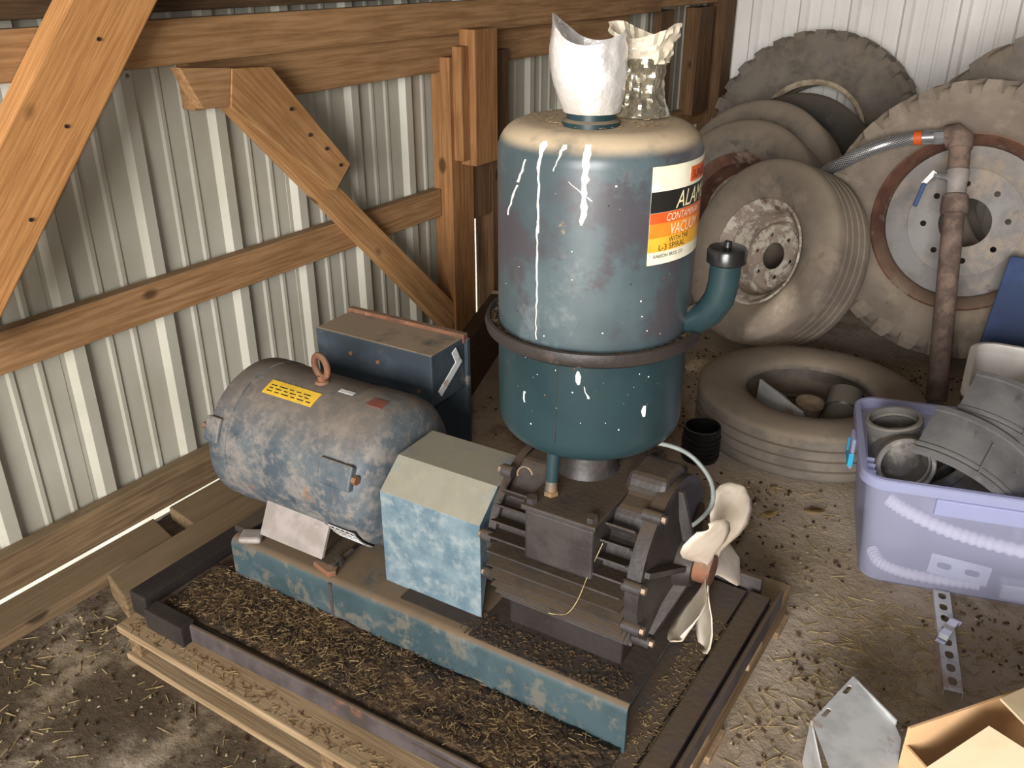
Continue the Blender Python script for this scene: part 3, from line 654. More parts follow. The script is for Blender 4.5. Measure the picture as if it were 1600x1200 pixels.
tank_text('ALAMO', .042, -17.5, 1.263, 'lab_cream', .25, .82)
tank_text('CONTAMINANT', .019, -24, 1.2435, 'lab_cream', .2, .8)
tank_text('VACUUM', .028, -21, 1.2185, 'lab_cream', .2, .75)
tank_text('WITH THE', .013, -21, 1.2055, 'ink', 0, .9)
tank_text('L-3 SPIRAL', .015, -28, 1.193, 'ink', 0, 1.0)
tank_text('BABSON BROS. CO.', .0085, -31, 1.180, 'ink', 0, 1.0)
tank_text('SURGE', .02, -4, 1.307, 'ink', 0, .9)
# bird dropping streaks
def streak(pts):  # (angle, z, half width in m)
    mb = MB(); rs = []
    for (a, z, wd) in pts:
        da = math.degrees(wd / rt); top = zt + PZ - .052; r = rt
        if z > top: r = rt - .05 + .05 * math.sqrt(max(0, 1 - ((z - top) / .052) ** 2))
        rs.append([on_tank(a - da, z, r - .001), on_tank(a + da, z, r - .001), on_tank(a + da * .7, z, r + .0012), on_tank(a - da * .7, z, r + .0012)])
    mb.rings(rs); P('dropping_streak', mb, 'dropping', tank)
def wob(a, z0, z1, w0, w1, n=14, da=0): return [(a + da * k / n + random.uniform(-.5, .5), z0 + (z1 - z0) * k / n, (w0 + (w1 - w0) * k / n) * random.uniform(.6, 1.4)) for k in range(n + 1)]
streak([(-95, 1.374, .004), (-95, 1.368, .010), (-95, 1.358, .005)] + wob(-95, 1.35, 1.22, .0028, .0018)); streak(wob(-95.5, 1.235, 1.02, .0018, .0010, 20))
streak([(-69, 1.374, .006), (-69, 1.36, .008)] + wob(-69.5, 1.35, 1.26, .0065, .0055, 12) + [(-70.5, 1.25, .005), (-70.5, 1.243, .002)])
streak([(-82, 1.372, .004), (-82, 1.366, .006)] + wob(-83, 1.362, 1.33, .0022, .0012, 6, -3))
streak(wob(-104, 1.342, 1.30, .002, .003, 6, -6)); streak(wob(-111, 1.295, 1.235, .003, .001, 8, -10))
streak(wob(-78, 1.315, 1.285, .001, .002, 6, 12)); streak([(-69.5, .972, .002), (-69.3, .962, .006), (-69.3, .950, .005), (-69, .945, .002)])
streak(wob(-66, .942, .918, .001, .002, 5, 3)); streak([(-29, .893, .003), (-29.5, .882, .006), (-29, .870, .003)]); streak(wob(-104, .905, .882, .0025, .001, 4))
for k in range(70):
    a, z = random.uniform(-125, -15), random.choice([random.uniform(.83, .98), random.uniform(1.03, 1.33)])
    if -36 < a < 32 and z > 1.15: continue
    d = random.uniform(.0006, .0019)
    P('speck', MB().lathe([(d * .3, .0), (d, .0006), (d * .4, .0014)], 6, on_tank(a, z, rt - .0004), (math.cos(R(a - 2)), math.sin(R(a - 2)), 0)), random.choice(['dropping', 'rust', 'chaff']), tank)
# vertical weld seam below the band
P('weld_seam', MB().tube([on_tank(-82, z, rt + .0002) for z in (.985, .95, .9, .85, .815)], .0012, 5), 'iron_dark', tank)
# outlet necks on the top, filler elbow
NX, NY = -.742 + .53, 1.405 + .008 - 1.245
P('outlet_neck', MB().lathe([(.051, 0), (.051, .008), (.0435, .012), (.0435, .05), (.03, .05)], 28, (NX, NY, zt + .001)), 'tank_low', tank)
N2X, N2Y = -.712 + .53, 1.535 + .008 - 1.245
P('outlet_neck', MB().lathe([(.034, 0), (.029, .04), (.02, .04)], 24, (N2X, N2Y, zt)), 'teal', tank)
el = [(-.585, 1.505, 1.020), (-.555, 1.505, 1.030), (-.530, 1.505, 1.050), (-.514, 1.505, 1.080), (-.509, 1.505, 1.110), (-.508, 1.505, 1.150)]
P('filler_elbow', MB().tube([(x + .53, y - 1.237, z - PZ) for x, y, z in el], .0285, 18), 'tank_low', tank)
cxp = (-.508 + .53, 1.505 - 1.237)
P('filler_cap', MB().lathe([(.030, 0), (.036, .004), (.036, .026), (.033, .031), (.008, .032), (.007, .042), (.004, .043)], 24, (cxp[0], cxp[1], 1.148 - PZ)), 'gloss_black', tank)

# ---- foil covers on the necks
def foil(name, label, cx, cy, z0, n, zt_fn, r_fn, m, seed, amp, zf_=34):
    mb = MB(); rows = 22; rs = []
    for i in range(rows + 1):
        row = []
        for k in range(n):
            a = 2 * PI * k / n; f = i / rows
            z = z0 + (zt_fn(a) - z0) * f
            r = r_fn(a, f)
            q = Vector((math.cos(a) * 2.6, math.sin(a) * 2.6, z * zf_)) + Vector((seed, seed, 0))
            d = noise.noise(q) * amp * (.35 + f) + abs(noise.noise(q * 2.1)) * amp * .7
            row.append((cx + (r + d) * math.cos(a), cy + (r + d) * math.sin(a), z))
        rs.append(row)
    # fold the lip inwards
    last = rs[-1]; mcx = sum(p[0] for p in last) / n; mcy = sum(p[1] for p in last) / n
    rs.append([(mcx + (p[0] - mcx) * .86, mcy + (p[1] - mcy) * .86, p[2] - .018) for p in last])
    rs.append([(mcx + (p[0] - mcx) * .45, mcy + (p[1] - mcy) * .45, min(q[2] for q in last) - .03) for p in last])
    mb.rings(rs, cap0=False); return mb
wnx = PO + RM @ Vector((NX, NY, zt)); wn2 = PO + RM @ Vector((N2X, N2Y, zt))
zz = wnx.z
t1 = thing('foil_cover', 'bright silver foil bag taped over the front outlet of the tank', 'foil cover', (wnx.x, wnx.y, zz + .02))
tl = foil('', '', wnx.x, wnx.y, zz + .024, 56, lambda a: zz + .135 + .045 * max(0, math.cos(a - R(197))) ** 3 + .022 * max(0, math.cos(a - R(20))) ** 2,
          lambda a, f: .0485 + .006 * math.sin(PI * min(1, f * 1.1)) + .016 * max(0, math.cos(a - R(200))) * min(1, f * 2.2) + .006 * f, 'foil', 1.3, .0035)
tl.build('foil_wrap', 'foil', t1, ang=22)
t2 = thing('foil_cover', 'duller crumpled foil and plastic wrap over the rear outlet of the tank', 'foil cover', (wn2.x, wn2.y, zz + .004))
tl = foil('', '', wn2.x, wn2.y, zz + .005, 56, lambda a: zz + .105, lambda a, f: .047 - .012 * math.sin(PI * f) + .012 * max(0, math.cos(a - R(-20))) * (1 - f) ** 2, 'foil2', 5.3, .014, 24)
tl.build('foil_wrap', 'foil2', t2, ang=20)
tl = foil('', '', wn2.x + .008, wn2.y, zz + .095, 48, lambda a: zz + .15 + .012 * math.cos(2 * a), lambda a, f: .040 + .016 * f, 'film', 9.1, .016)
tl.build('plastic_wrap', 'film', t2, ang=25)

# ================================================================== CHAFF AND DIRT on the frame
def chaff_bed():
    mb = MB(); nx, ny = 90, 16; vs = []
    for i in range(nx + 1):
        for j in range(ny + 1):
            x = -1.735 + 1.20 * i / nx; yf = j / ny
            yb = 1.245 - .02 * (-.53 - x) - .035 + .03; y0 = 1.03 + .028 * (x + 1.735)
            y = y0 + (yb - .004 - y0) * yf
            h = .004 + .017 * max(0, noise.noise(Vector((x * 9, y * 14, 2)))) + .010 * abs(noise.noise(Vector((x * 34, y * 40, 5)))) + .012 * yf * yf
            h *= (.35 if j in (0,) else 1)
            vs.append((x, y, Z0 + .036 + h))
    mb.add(vs, [(i * (ny + 1) + j, (i + 1) * (ny + 1) + j, (i + 1) * (ny + 1) + j + 1, i * (ny + 1) + j + 1) for i in range(nx) for j in range(ny)])
    return mb
tag(chaff_bed().build('chaff_layer', 'soil', smooth=True, ang=80, solid=.006), 'dark chaff and soil lying on the frame before the pump base', 'chaff', kind='stuff')
def scatter(name, mt, n, fn, label, cat, L=(.006, .03), W=(.001, .003), flat=.5):
    mb = MB()
    for _ in range(n):
        p = fn()
        if p is None: continue
        l = random.uniform(*L); wd = random.uniform(*W)
        rot = Euler((random.uniform(-.25, .25) * flat, random.uniform(-.35, .35) * flat, random.uniform(0, 2 * PI))).to_matrix()
        mb.box((p[0], p[1], p[2] + wd * .5 + abs(rot[2][0]) * l * .45), (l, wd, wd * .6), rot)
    return tag(mb.build(name, mt, smooth=False), label, cat, kind='stuff')
def on_deck():
    x = random.uniform(-1.72, -.56); y0 = 1.03 + .028 * (x + 1.735); yb = 1.245 - .02 * (-.53 - x) - .01
    dens = .22 + .78 * math.exp(-((x + 1.38) / .22) ** 2) + .3 * math.exp(-((x + .75) / .12) ** 2)
    if random.random() > dens: return None
    return (x, y0 + (yb - y0) * random.random(), Z0 + .052 + random.random() * .012)
scatter('straw_litter', 'straw', 3000, on_deck, 'loose straw and chaff heaped on the frame before the pump base', 'straw', (.004, .022), (.0008, .002))
scatter('chaff_litter', 'chaff', 7000, on_deck, 'dark husks and chaff crumbs on the frame before the pump base', 'chaff', (.002, .008), (.001, .0028))
def on_base_top():
    x = random.uniform(-.42, -.02); y = random.uniform(.01, .09)
    q = PO + RM @ Vector((x, y, BH)); return (q.x, q.y, q.z + .0028)
scatter('husk_litter', 'chaff', 420, on_base_top, 'dark husks on top of the pump base', 'chaff', (.003, .010), (.0015, .003))
def on_rim():
    a = random.uniform(-170, 10); q = PO + RM @ on_tank(a, 1.005 + .004, rt + random.uniform(.003, .022)); return tuple(q)
scatter('husk_litter', 'chaff', 900, on_rim, 'dark husks caught in the band around the tank', 'chaff', (.002, .008), (.0008, .002), 1.5)
def on_right():
    x = random.uniform(-.56, -.49); y = random.uniform(1.10, 1.75); return (x, y, Z0 + .036)
scatter('straw_litter', 'straw', 420, on_right, 'straw crumbs on the frame beside the fan end', 'straw', (.003, .012), (.0008, .002))
def on_board():
    return (random.uniform(-1.80, -.6), random.uniform(.945, .99), PT)
scatter('straw_litter', 'straw', 300, on_board, 'straw crumbs on the front pallet board', 'straw', (.004, .02), (.001, .0025))
def on_tanktop():
    a = random.uniform(0, 2 * PI); r = math.sqrt(random.random()) * .13
    q = PO + RM @ Vector((TX + r * math.cos(a), TY + r * math.sin(a), zt)); return (q.x, q.y, q.z + .003)
scatter('dust_crumbs', 'straw', 160, on_tanktop, 'crumbs and fibres on the tank top around the outlets', 'crumbs', (.003, .012), (.0008, .002))
FOOT = [[(-.30, 2.29), (.28, 2.45), (.15, 2.94), (-.44, 2.78)], [(-.20, 2.96), (.41, 2.99), (.38, 3.49), (-.23, 3.46)], [(-.05, 1.56), (.16, 1.87), (.48, 1.64), (.24, 1.30)],
        [(-2.26, .34), (-2.10, .34), (-2.10, 1.97), (-2.26, 1.97)], [(-2.08, 1.02), (-1.92, 1.02), (-1.92, 1.66), (-2.08, 1.66)], [(-.26, 3.80), (.25, 3.80), (.25, 3.90), (-.26, 3.90)],
        [(-1.35, 3.72), (-.85, 3.55), (-.80, 3.95), (-1.3, 4.15)], [(-1.04, 2.66), (-.88, 2.66), (-.88, 2.82), (-1.04, 2.82)],
        [(-.36, 3.61), (-.26, 3.61), (-.26, 3.72), (-.36, 3.72)], [(-.27, 1.58), (-.02, 1.38), (-.02, 1.66), (-.18, 1.80)], [(-1.0, 4.0), (.2, 4.0), (.2, 4.5), (-1.0, 4.5)]]
def under(x, y):   # true where something stands on the floor
    for pg in FOOT:
        sg = [(b_[0] - a_[0]) * (y - a_[1]) - (b_[1] - a_[1]) * (x - a_[0]) for a_, b_ in zip(pg, pg[1:] + pg[:1])]
        if all(q > 0 for q in sg) or all(q < 0 for q in sg): return True
    return False
def on_floor():
    while True:
        x, y = random.uniform(-2.2, .5), random.uniform(.5, 4.3)
        if under(x, y): continue
        if -1.83 < x < -.40 and .93 < y < 2.05: continue
        if (x + .70) ** 2 + (y - 3.15) ** 2 < .44 ** 2: continue
        if noise.noise(Vector((x * 2.2, y * 2.2, 0))) + random.uniform(-.25, .35) < 0: continue
        return (x, y, 0)
scatter('floor_straw', 'straw_pale', 2600, on_floor, 'scattered straw pieces on the dirt floor', 'straw', (.008, .05), (.001, .0028), .3)
def on_floor_r():
    x, y = random.gauss(-.12, .16), random.gauss(2.05, .22); return (x, y, 0) if y < 2.28 and x > -.38 and not under(x, y) and abs((y - 2.372) * .23 + (x + .077) * .973) > .026 else None
scatter('floor_straw', 'straw_pale', 800, on_floor_r, 'straw litter on the floor around the slotted steel strip', 'straw', (.01, .06), (.001, .0028), .3)
scatter('floor_crumbs', 'pebble', 1800, on_floor, 'pale crumbs and grit on the dirt floor', 'grit', (.003, .010), (.002, .006), .2)
scatter('floor_soil', 'chaff', 2600, on_floor, 'dark soil crumbs on the dirt floor', 'soil', (.004, .014), (.003, .008), .2)
def leaf(x, y, rz, L, label, z=.001):
    mb = MB(); rows = []
    for i in range(7):
        f = i / 6; wd = L * .26 * math.sin(PI * min(1, f * .96 + .02)) + .0006; lift = L * .22 * f * f
        rows.append([(L * (f - .5), -wd, lift + .004), (L * (f - .5), 0, lift), (L * (f - .5), wd, lift + .005)])
    rot = Matrix.Rotation(rz, 3, 'Z')
    mb.add([Vector((x, y, z)) + rot @ Vector(p) for r_ in rows for p in r_], [(i * 3 + j, i * 3 + j + 1, (i + 1) * 3 + j + 1, (i + 1) * 3 + j) for i in range(6) for j in range(2)])
    tag(mb.build('dry_leaf', 'leaf', smooth=True, solid=.0006), label, 'leaf', 'dry leaves on the floor')
leaf(-.62, 2.50, .6, .06, 'curled dry leaf on the floor between fan and flat tyre')
leaf(-.66, 2.66, 2.0, .03, 'small dry leaf on the floor before the flat tyre')
leaf(-.50, 2.60, .1, .07, 'thin dry leaf on the floor beside the clear tote')
leaf(-1.06, 2.62, 1.4, .07, 'pale dry leaf standing by the black ribbed pipe ring')

# ================================================================== LOOSE TIMBER by the left wall
def plank(name, label, p0, p1, wd, th, m, cat='plank', up=(0, 0, 1)):
    return tag(MB().beam(p0, p1, wd, th, up).build(name, m, smooth=False, bevel=.004), label, cat)
tag(MB().prism([(-2.245, .35, 0), (-2.115, .35, 0), (-2.115, 1.33, 0), (-2.245, 1.36, 0)], (0, 0, .042)).build('plank', 'plank', smooth=False, bevel=.004), 'dusty plank lying flat on the floor against the wall sill', 'plank')
tag(MB().prism([(-2.07, 1.08, 0), (-1.935, 1.04, 0), (-1.93, 1.62, 0), (-2.07, 1.64, 0)], (0, 0, .075)).build('plank', 'plank', smooth=False, bevel=.006), 'thick short timber on the floor beside the black frame end', 'plank')
tag(MB().prism([(-2.245, 1.42, 0), (-2.10, 1.40, 0), (-2.10, 1.95, 0), (-2.245, 1.95, 0)], (0, 0, .05)).build('plank', 'plank', smooth=False, bevel=.005), 'grey plank on the floor behind the motor end', 'plank')
plank('plank', 'dark wide plank standing on edge by the upright posts', (-1.86, 2.36, .132), (-2.17, 3.24, .132), .262, .06, 'wood_dark', up=(0, 0, 1))

# ================================================================== TYRES AND WHEELS (local z = wheel axis, facing out)
def tyre_profile(Ro, Ri, wd, flat=.72, groove=()):
    h = Ro - Ri; o = []
    sw = [(Ri, .34), (Ri + .04 * h, .40), (Ri + .22 * h, .475), (Ri + .45 * h, .50), (Ri + .68 * h, .49), (Ri + .86 * h, .455), (Ri + .95 * h, .42), (Ro, flat / 2)]
    top = [(r, wd * z) for r, z in sw]
    mid = []
    for g in groove: mid += [(Ro, wd * (g + .022)), (Ro - .012, wd * (g + .014)), (Ro - .012, wd * (g - .014)), (Ro, wd * (g - .022))]
    out = top + mid + [(r, -z) for r, z in top[::-1]]
    tk = .022
    inn = [(Ri, -wd * .28), (Ri + .3 * h, -wd * .5 + tk), (Ri + .75 * h, -wd * .46 + tk), (Ro - tk, -wd * .3), (Ro - tk, wd * .3), (Ri + .75 * h, wd * .46 - tk), (Ri + .3 * h, wd * .5 - tk), (Ri, wd * .28)]
    return out + inn
def make_wheel(name, label, cat, c, n, Ro, Ri, wd, m, lugs=None, groove=(), seg=72, spin=0, group=None):
    fr0 = frame(n) @ Matrix.Rotation(spin, 3, 'Z')
    root = thing(name, label, cat, c, fr0, group)
    car = MB().lathe(tyre_profile(Ro, Ri, wd, groove=groove), seg, loop=True).build('carcass', m, root, world=False, ang=50)
    if lugs:
        N, ht, wl_, skew, mlug, inset = lugs
        mb = MB()
        for k in range(N):
            for sd in (-1, 1):
                a = 2 * PI * (k + (.5 if sd > 0 else 0)) / N
                rad = Vector((math.cos(a), math.sin(a), 0)); tan = Vector((-math.sin(a), math.cos(a), 0)); ax = Vector((0, 0, 1))
                z0, z1 = sd * wd * .03, sd * wd * (.5 - inset)
                rs = []
                for f in (0, .5, .85, 1.0, 1.12):
                    z = z0 + (z1 - z0) * min(f, 1.03); off = skew * f * wd
                    drop = 0 if f < .85 else (.012 if f < 1.05 else .07 * Ro)
                    aa = a + off / Ro
                    rd = Vector((math.cos(aa), math.sin(aa), 0)); tn = Vector((-math.sin(aa), math.cos(aa), 0))
                    b0 = rd * (Ro - .03 - drop) + ax * (z - (sd * .012 if f > 1.05 else 0)); t0 = rd * (Ro + ht - drop) + ax * z
                    rs.append([b0 - tn * wl_ / 2, b0 + tn * wl_ / 2, t0 + tn * wl_ * .42, t0 - tn * wl_ * .42])
                mb.rings(rs)
        mb.build('tread', mlug, root, world=False, smooth=False)
    low = min((WM[root] @ v.co).z for ch in root.children for v in ch.data.vertices)
    root.location.z -= low + .002; WM[root] = Matrix.Translation((0, 0, -low - .002)) @ WM[root]
    for ch in root.children: WM[ch] = WM[root]
    return root
def disc_wheel(root, Ri, wd, zd, hub, holes, hr, hrad, m_rim, m_disc, m_lip=None, dish=.03):
    # rim barrel with rolled lips
    pr = [(Ri + .012, wd * .40), (Ri + .016, wd * .405 + .006), (Ri + .008, wd * .41 + .010), (Ri - .006, wd * .40), (Ri - .014, wd * .34), (Ri - .03, wd * .28), (Ri - .035, zd), (Ri - .035, -wd * .3), (Ri + .01, -wd * .40), (Ri + .014, -wd * .38), (Ri - .028, -wd * .27), (Ri - .029, wd * .25), (Ri + .0, wd * .36)]
    MB().lathe(pr, 64, loop=True).build('rim', m_rim, root, world=False, ang=40)
    hs = [circ(hub, 32)] + [circ(hrad, 10, hr * math.cos(2 * PI * k / holes), hr * math.sin(2 * PI * k / holes)) for k in range(holes)]
    rd = (hr + hrad * 2.5 + hub * .3)
    d = plate('disc', circ(rd, 48), hs, WM[root] @ Matrix.Translation((0, 0, zd + dish)), .008, m_disc, root)
    MB().lathe([(rd - .001, zd + dish - .004), (rd + .012, zd + dish - .01), (Ri - .06, zd + .0), (Ri - .036, zd - .008), (Ri - .036, zd - .016), (Ri - .06, zd - .008), (rd + .010, zd + dish - .018), (rd - .002, zd + dish - .008)], 64, loop=True).build('disc_skirt', m_disc, root, world=False, ang=50)
def facing(az, el): return Vector((math.cos(R(az)) * math.cos(R(el)), math.sin(R(az)) * math.cos(R(el)), math.sin(R(el))))

# D: ribbed tyre with a peeling rim
n = facing(-117, 20)
rD = make_wheel('wheel', 'tan dusty ribbed tyre on a peeling six hole rim, beside the tank filler', 'wheel', (-1.122, 3.912, .435), n, .42, .225, .28, 'rubber_tan', groove=(.22, .08, -.08, -.22))
disc_wheel(rD, .225, .28, -.035, .062, 6, .100, .010, 'rim_cream', 'rim_cream', dish=.035)
# E: tyre lying flat
rE = make_wheel('tyre', 'dusty bald tyre lying flat on the floor with scrap inside', 'tyre', (-.70, 3.15, .10), (0.0, -.0, 1), .415, .235, .20, 'rubber', groove=(.2, 0, -.2))
# F: tractor wheel
n = facing(-87, 12)
rF = make_wheel('wheel', 'huge lugged tractor wheel with bare steel disc leaning by the blue board', 'wheel', (-.412, 4.30, .59), n, .572, .36, .32, 'rubber_tan', lugs=(28, .022, .065, .35, 'rubber_tan', .0), spin=.15)
disc_wheel(rF, .36, .32, .035, .105, 8, .165, .013, 'rim_rust', 'rim_grey', dish=.02)
# G: tyre behind
make_wheel('tyre', 'big worn tyre standing directly behind the tractor wheel', 'tyre', (-.09, 4.70, .70), facing(-94, 8), .68, .38, .36, 'rubber', lugs=(22, .02, .06, .3, 'rubber', .03))
# A: large tyre on the back wall
rA = make_wheel('truck_tyre', 'large block-tread tyre leaning on the white wall in the corner', 'tyre', (-1.50, 5.71, .64), facing(-92, 14), .61, .335, .30, 'rubber', lugs=(30, .022, .075, .12, 'rubber', .03))
MB().lathe([(.333, .10), (.345, .112), (.322, .118), (.310, .105), (.315, .09)], 64, loop=True).build('bead_ring', 'bead', rA, world=False)
# B2, B, C: smaller tyres in a row
make_wheel('tyre', 'black bare tyre squeezed in front of the large block-tread tyre', 'tyre', (-1.47, 5.33, .47), facing(-94, 20), .47, .27, .28, 'rubber_dark')
make_wheel('tyre', 'brownish worn tyre second behind the ribbed wheel', 'tyre', (-1.58, 4.98, .47), facing(-98, 24), .47, .27, .29, 'rubber')
rC = make_wheel('wheel', 'dusty tyre with rusty rim directly behind the ribbed wheel', 'wheel', (-1.54, 4.60, .46), facing(-103, 28), .45, .25, .28, 'rubber')
disc_wheel(rC, .25, .28, -.03, .06, 6, .10, .010, 'rim_rust', 'rim_cream')

# things inside the flat tyre
tag(MB().prism([(-.905, 3.165, 0), (-.685, 2.975, 0), (-.680, 2.985, .155), (-.90, 3.175, .155)], (.006, .008, 0)).prism([(-.90, 3.175, .153), (-.680, 2.985, .153), (-.64, 3.05, .07), (-.82, 3.26, .07)], (0, 0, .006)).build('bent_sheet', 'galv', smooth=False), 'bent grey sheet metal piece standing inside the flat tyre', 'sheet metal')
cup = MB().lathe([(.035, 0), (.05, .04), (.056, .085), (.045, .088), (.02, .08)], 24, (-.715, 3.235, .003), (.1, -.12, 1))
tag(cup.build('dusty_cup', 'rock'), 'dust caked cup inside the flat tyre', 'cup')
mb = MB().lathe([(.062, -.10), (.066, -.10), (.066, -.02), (.061, -.015), (.061, .0), (.064, .005), (.064, .10), (.058, .10), (.056, -.10)], 30, (-.57, 3.13, .108), (.08, -.62, -.35), loop=True)
tag(mb.build('pipe_coupling', 'blackplastic'), 'black plastic pipe coupling leaning inside the flat tyre', 'pipe fitting')
tag(MB().tube([(-.86, 3.27, .022), (-.80, 3.32, .022), (-.72, 3.335, .022), (-.64, 3.32, .022)], .022, 10).build('rubber_hose', 'rubber_dark'), 'short dark hose lying inside the flat tyre', 'hose')

# black ribbed pipe ring
pr = [(.062, 0), (.066, 0)]
for k in range(5): pr += [(.070, .014 + .018 * k), (.070, .021 + .018 * k), (.065, .024 + .018 * k), (.065, .030 + .018 * k)]
pr += [(.068, .115), (.066, .128), (.060, .128), (.060, .06), (.056, .05), (.060, .045), (.058, .0)]
ring = MB().lathe(pr, 36, (-.960, 2.74, 0), (0, 0, 1), loop=True)
tag(ring.build('pipe_fitting', 'gloss_black', ang=25), 'shiny black ribbed pipe ring standing on the floor beside the flat tyre', 'pipe fitting')

# ================================================================== PIPE WITH VALVE AND BRAIDED HOSE
pb, ptp = Vector((-.310, 3.665, 0)), Vector((-.483, 4.13, .992))
ph = thing('standpipe', 'rusty upright pipe with elbow and blue handled valve leaning by the tractor wheel', 'pipe', pb)
dirp = (ptp - pb).normalized()
def along(d): return pb + dirp * d
LP = (ptp - pb).length
def sec(d0, d1, pr, nm, m, n=24):   # turned section of the pipe between two heights (share of the length)
    L_ = (d1 - d0) * LP
    MB().lathe([(r, f * L_) for r, f in pr], n, along(d0 * LP), dirp).build(nm, m, ph)
sec(.014, .735, [(.041, 0), (.041, 1)], 'pipe', 'rust_pipe')
sec(.705, .780, [(.041, 0), (.052, .06), (.054, .4), (.050, .93), (.043, 1)], 'reducer', 'rust_pipe')
sec(.775, .880, [(.034, 0), (.039, .1), (.039, .45), (.044, .55), (.044, .9), (.034, 1)], 'valve_body', 'foot_grey', 20)
sec(.875, .99, [(.041, 0), (.041, 1)], 'nipple', 'rust_pipe')
lv = along(.845 * LP)
MB().cyl(lv + Vector((-.03, -.02, 0)), lv + Vector((-.085, -.055, .008)), .013, n=12).build('valve_stem', 'zinc', ph)
MB().beam(lv + Vector((-.08, -.055, .024)), lv + Vector((-.115, -.060, -.03)), .018, .007).build('lever', 'zinc', ph, smooth=False)
tag(MB().beam(lv + Vector((-.110, -.060, -.025)), lv + Vector((-.130, -.065, -.125)), .018, .011).build('lever_grip', 'blue', ph, smooth=False, bevel=.003), 'blue plastic grip')
hx = Vector((-.985, -.02, -.15)).normalized()
e0 = along(LP)
MB().tube([along(LP - .055), along(LP - .012), e0 + hx * .017 + Vector((0, 0, .004)), e0 + hx * .058], [.048, .049, .048, .046], 20).build('elbow', 'rust_pipe', ph)
MB().cyl(e0 + hx * .058, e0 + hx * .10, .031, n=8).build('hex_fitting', 'zinc', ph)
MB().cyl(e0 + hx * .10, e0 + hx * .145, .029, n=20).build('ferrule', 'zinc', ph)
h0 = e0 + hx * .135
hp = [h0, h0 + hx * .05, (-0.756, 4.075, 0.939), (-0.837, 4.06, 0.898), (-0.923, 4.075, 0.84), (-1.012, 4.178, 0.772), (-1.078, 4.238, .66), (-1.088, 4.24, .50), (-1.088, 4.24, .28), (-1.088, 4.23, .03)]
hpath = smooth_path([Vector(p) for p in hp], 6)
ho = MB().tube(hpath, .027, 16).build('braided_hose', 'steelbraid', ph)
uv = ho.data.uv_layers.new(name='UVMap')
for poly in ho.data.polygons:
    for li in poly.loop_indices:
        vi = ho.data.loops[li].vertex_index; k = vi % 16
        if k == 0 and any(ho.data.loops[l2].vertex_index % 16 == 15 for l2 in poly.loop_indices): k = 16
        uv.data[li].uv = (k / 16, (vi // 16) / len(hpath))
tag(MB().cyl(h0 + hx * .012, h0 + hx * .042, .0295, n=20).build('hose_band', 'orange', ph), 'orange band')

# blue board on the right
tag(MB().prism([(-.238, 3.832, .012), (.20, 3.832, .012), (.20, 4.113, .533), (-.200, 4.113, .533)], (0, .026, -.014)).build('blue_board', 'blue', smooth=False, bevel=.004), 'blue painted board leaning on the tractor wheel', 'board')

# ================================================================== PLASTIC TUBS
def rrect(Lx, Ly, r, z, n=6):
    pts = []
    for (sx, sy, a0) in ((1, 1, 0), (-1, 1, 90), (-1, -1, 180), (1, -1, 270)):
        for k in range(n + 1):
            a = R(a0 + 90 * k / n); pts.append((sx * (Lx / 2 - r) + r * math.cos(a), sy * (Ly / 2 - r) + r * math.sin(a), z))
    return pts
def tub(root, Lx, Ly, H, tp_, wall, m, lip=.018, r=.05):
    rs = [rrect(Lx - 2 * tp_ - .03, Ly - 2 * tp_ - .03, r, 0), rrect(Lx - 2 * tp_, Ly - 2 * tp_, r, .015), rrect(Lx, Ly, r, H - .03), rrect(Lx + .004, Ly + .004, r, H - .012)]
    body = MB(); body.rings(rs, cap0=True, cap1=False)
    o = body.build('tub_body', m, root, world=False, ang=35)
    rm = MB(); rm.rings([rrect(Lx, Ly, r, H - .032), rrect(Lx + 2 * lip, Ly + 2 * lip, r + lip, H - .03), rrect(Lx + 2 * lip, Ly + 2 * lip, r + lip, H - .004), rrect(Lx + 1.6 * lip, Ly + 1.6 * lip, r + lip, H), rrect(Lx + .002, Ly + .002, r, H), rrect(Lx - .004, Ly - .004, r, H - .008)], cap0=False, cap1=False, loop=True)
    rm.build('rim', m, root, world=False, ang=35)
    return o
RT = Matrix.Rotation(R(16), 3, 'Z')
TLx, TLy, TH = .62, .50, .375
fl_corner = Vector((-.315, 2.275, 0))
tc_ = fl_corner + RT @ Vector((TLx / 2, TLy / 2, 0))
tote = thing('plastic_tote', 'clear bluish plastic storage tote full of pipe fittings', 'tote', (tc_.x, tc_.y, 0), RT)
tub(tote, TLx, TLy, TH, .035, .003, 'tote')
MB().box((-TLx / 2 - .022, .03, TH - .075), (.012, .075, .10)).build('latch', 'tote', tote, world=False, bevel=.004)
tag(MB().box((-TLx / 2 - .024, .035, TH - .11), (.016, .09, .012)).box((-TLx / 2 - .024, .078, TH - .085), (.016, .010, .05)).box((-TLx / 2 - .024, -.008, TH - .09), (.016, .010, .04)).build('latch_edge', 'cyan', tote, world=False, smooth=False, bevel=.003), 'bright cyan latch edge')
for k in range(3): MB().box((-TLx / 2 + .012, -.12 - .035 * k, TH - .03), (.028, .004, .03)).build('rim_rib', 'tote', tote, world=False, smooth=False)
MB().box((.02, -TLy / 2 - .002, TH - .065), (.30, .014, .05)).build('handle_grip', 'tote', tote, world=False, smooth=False, bevel=.004)
def tw(x, y, z): return tc_ + RT @ Vector((x, y, z))
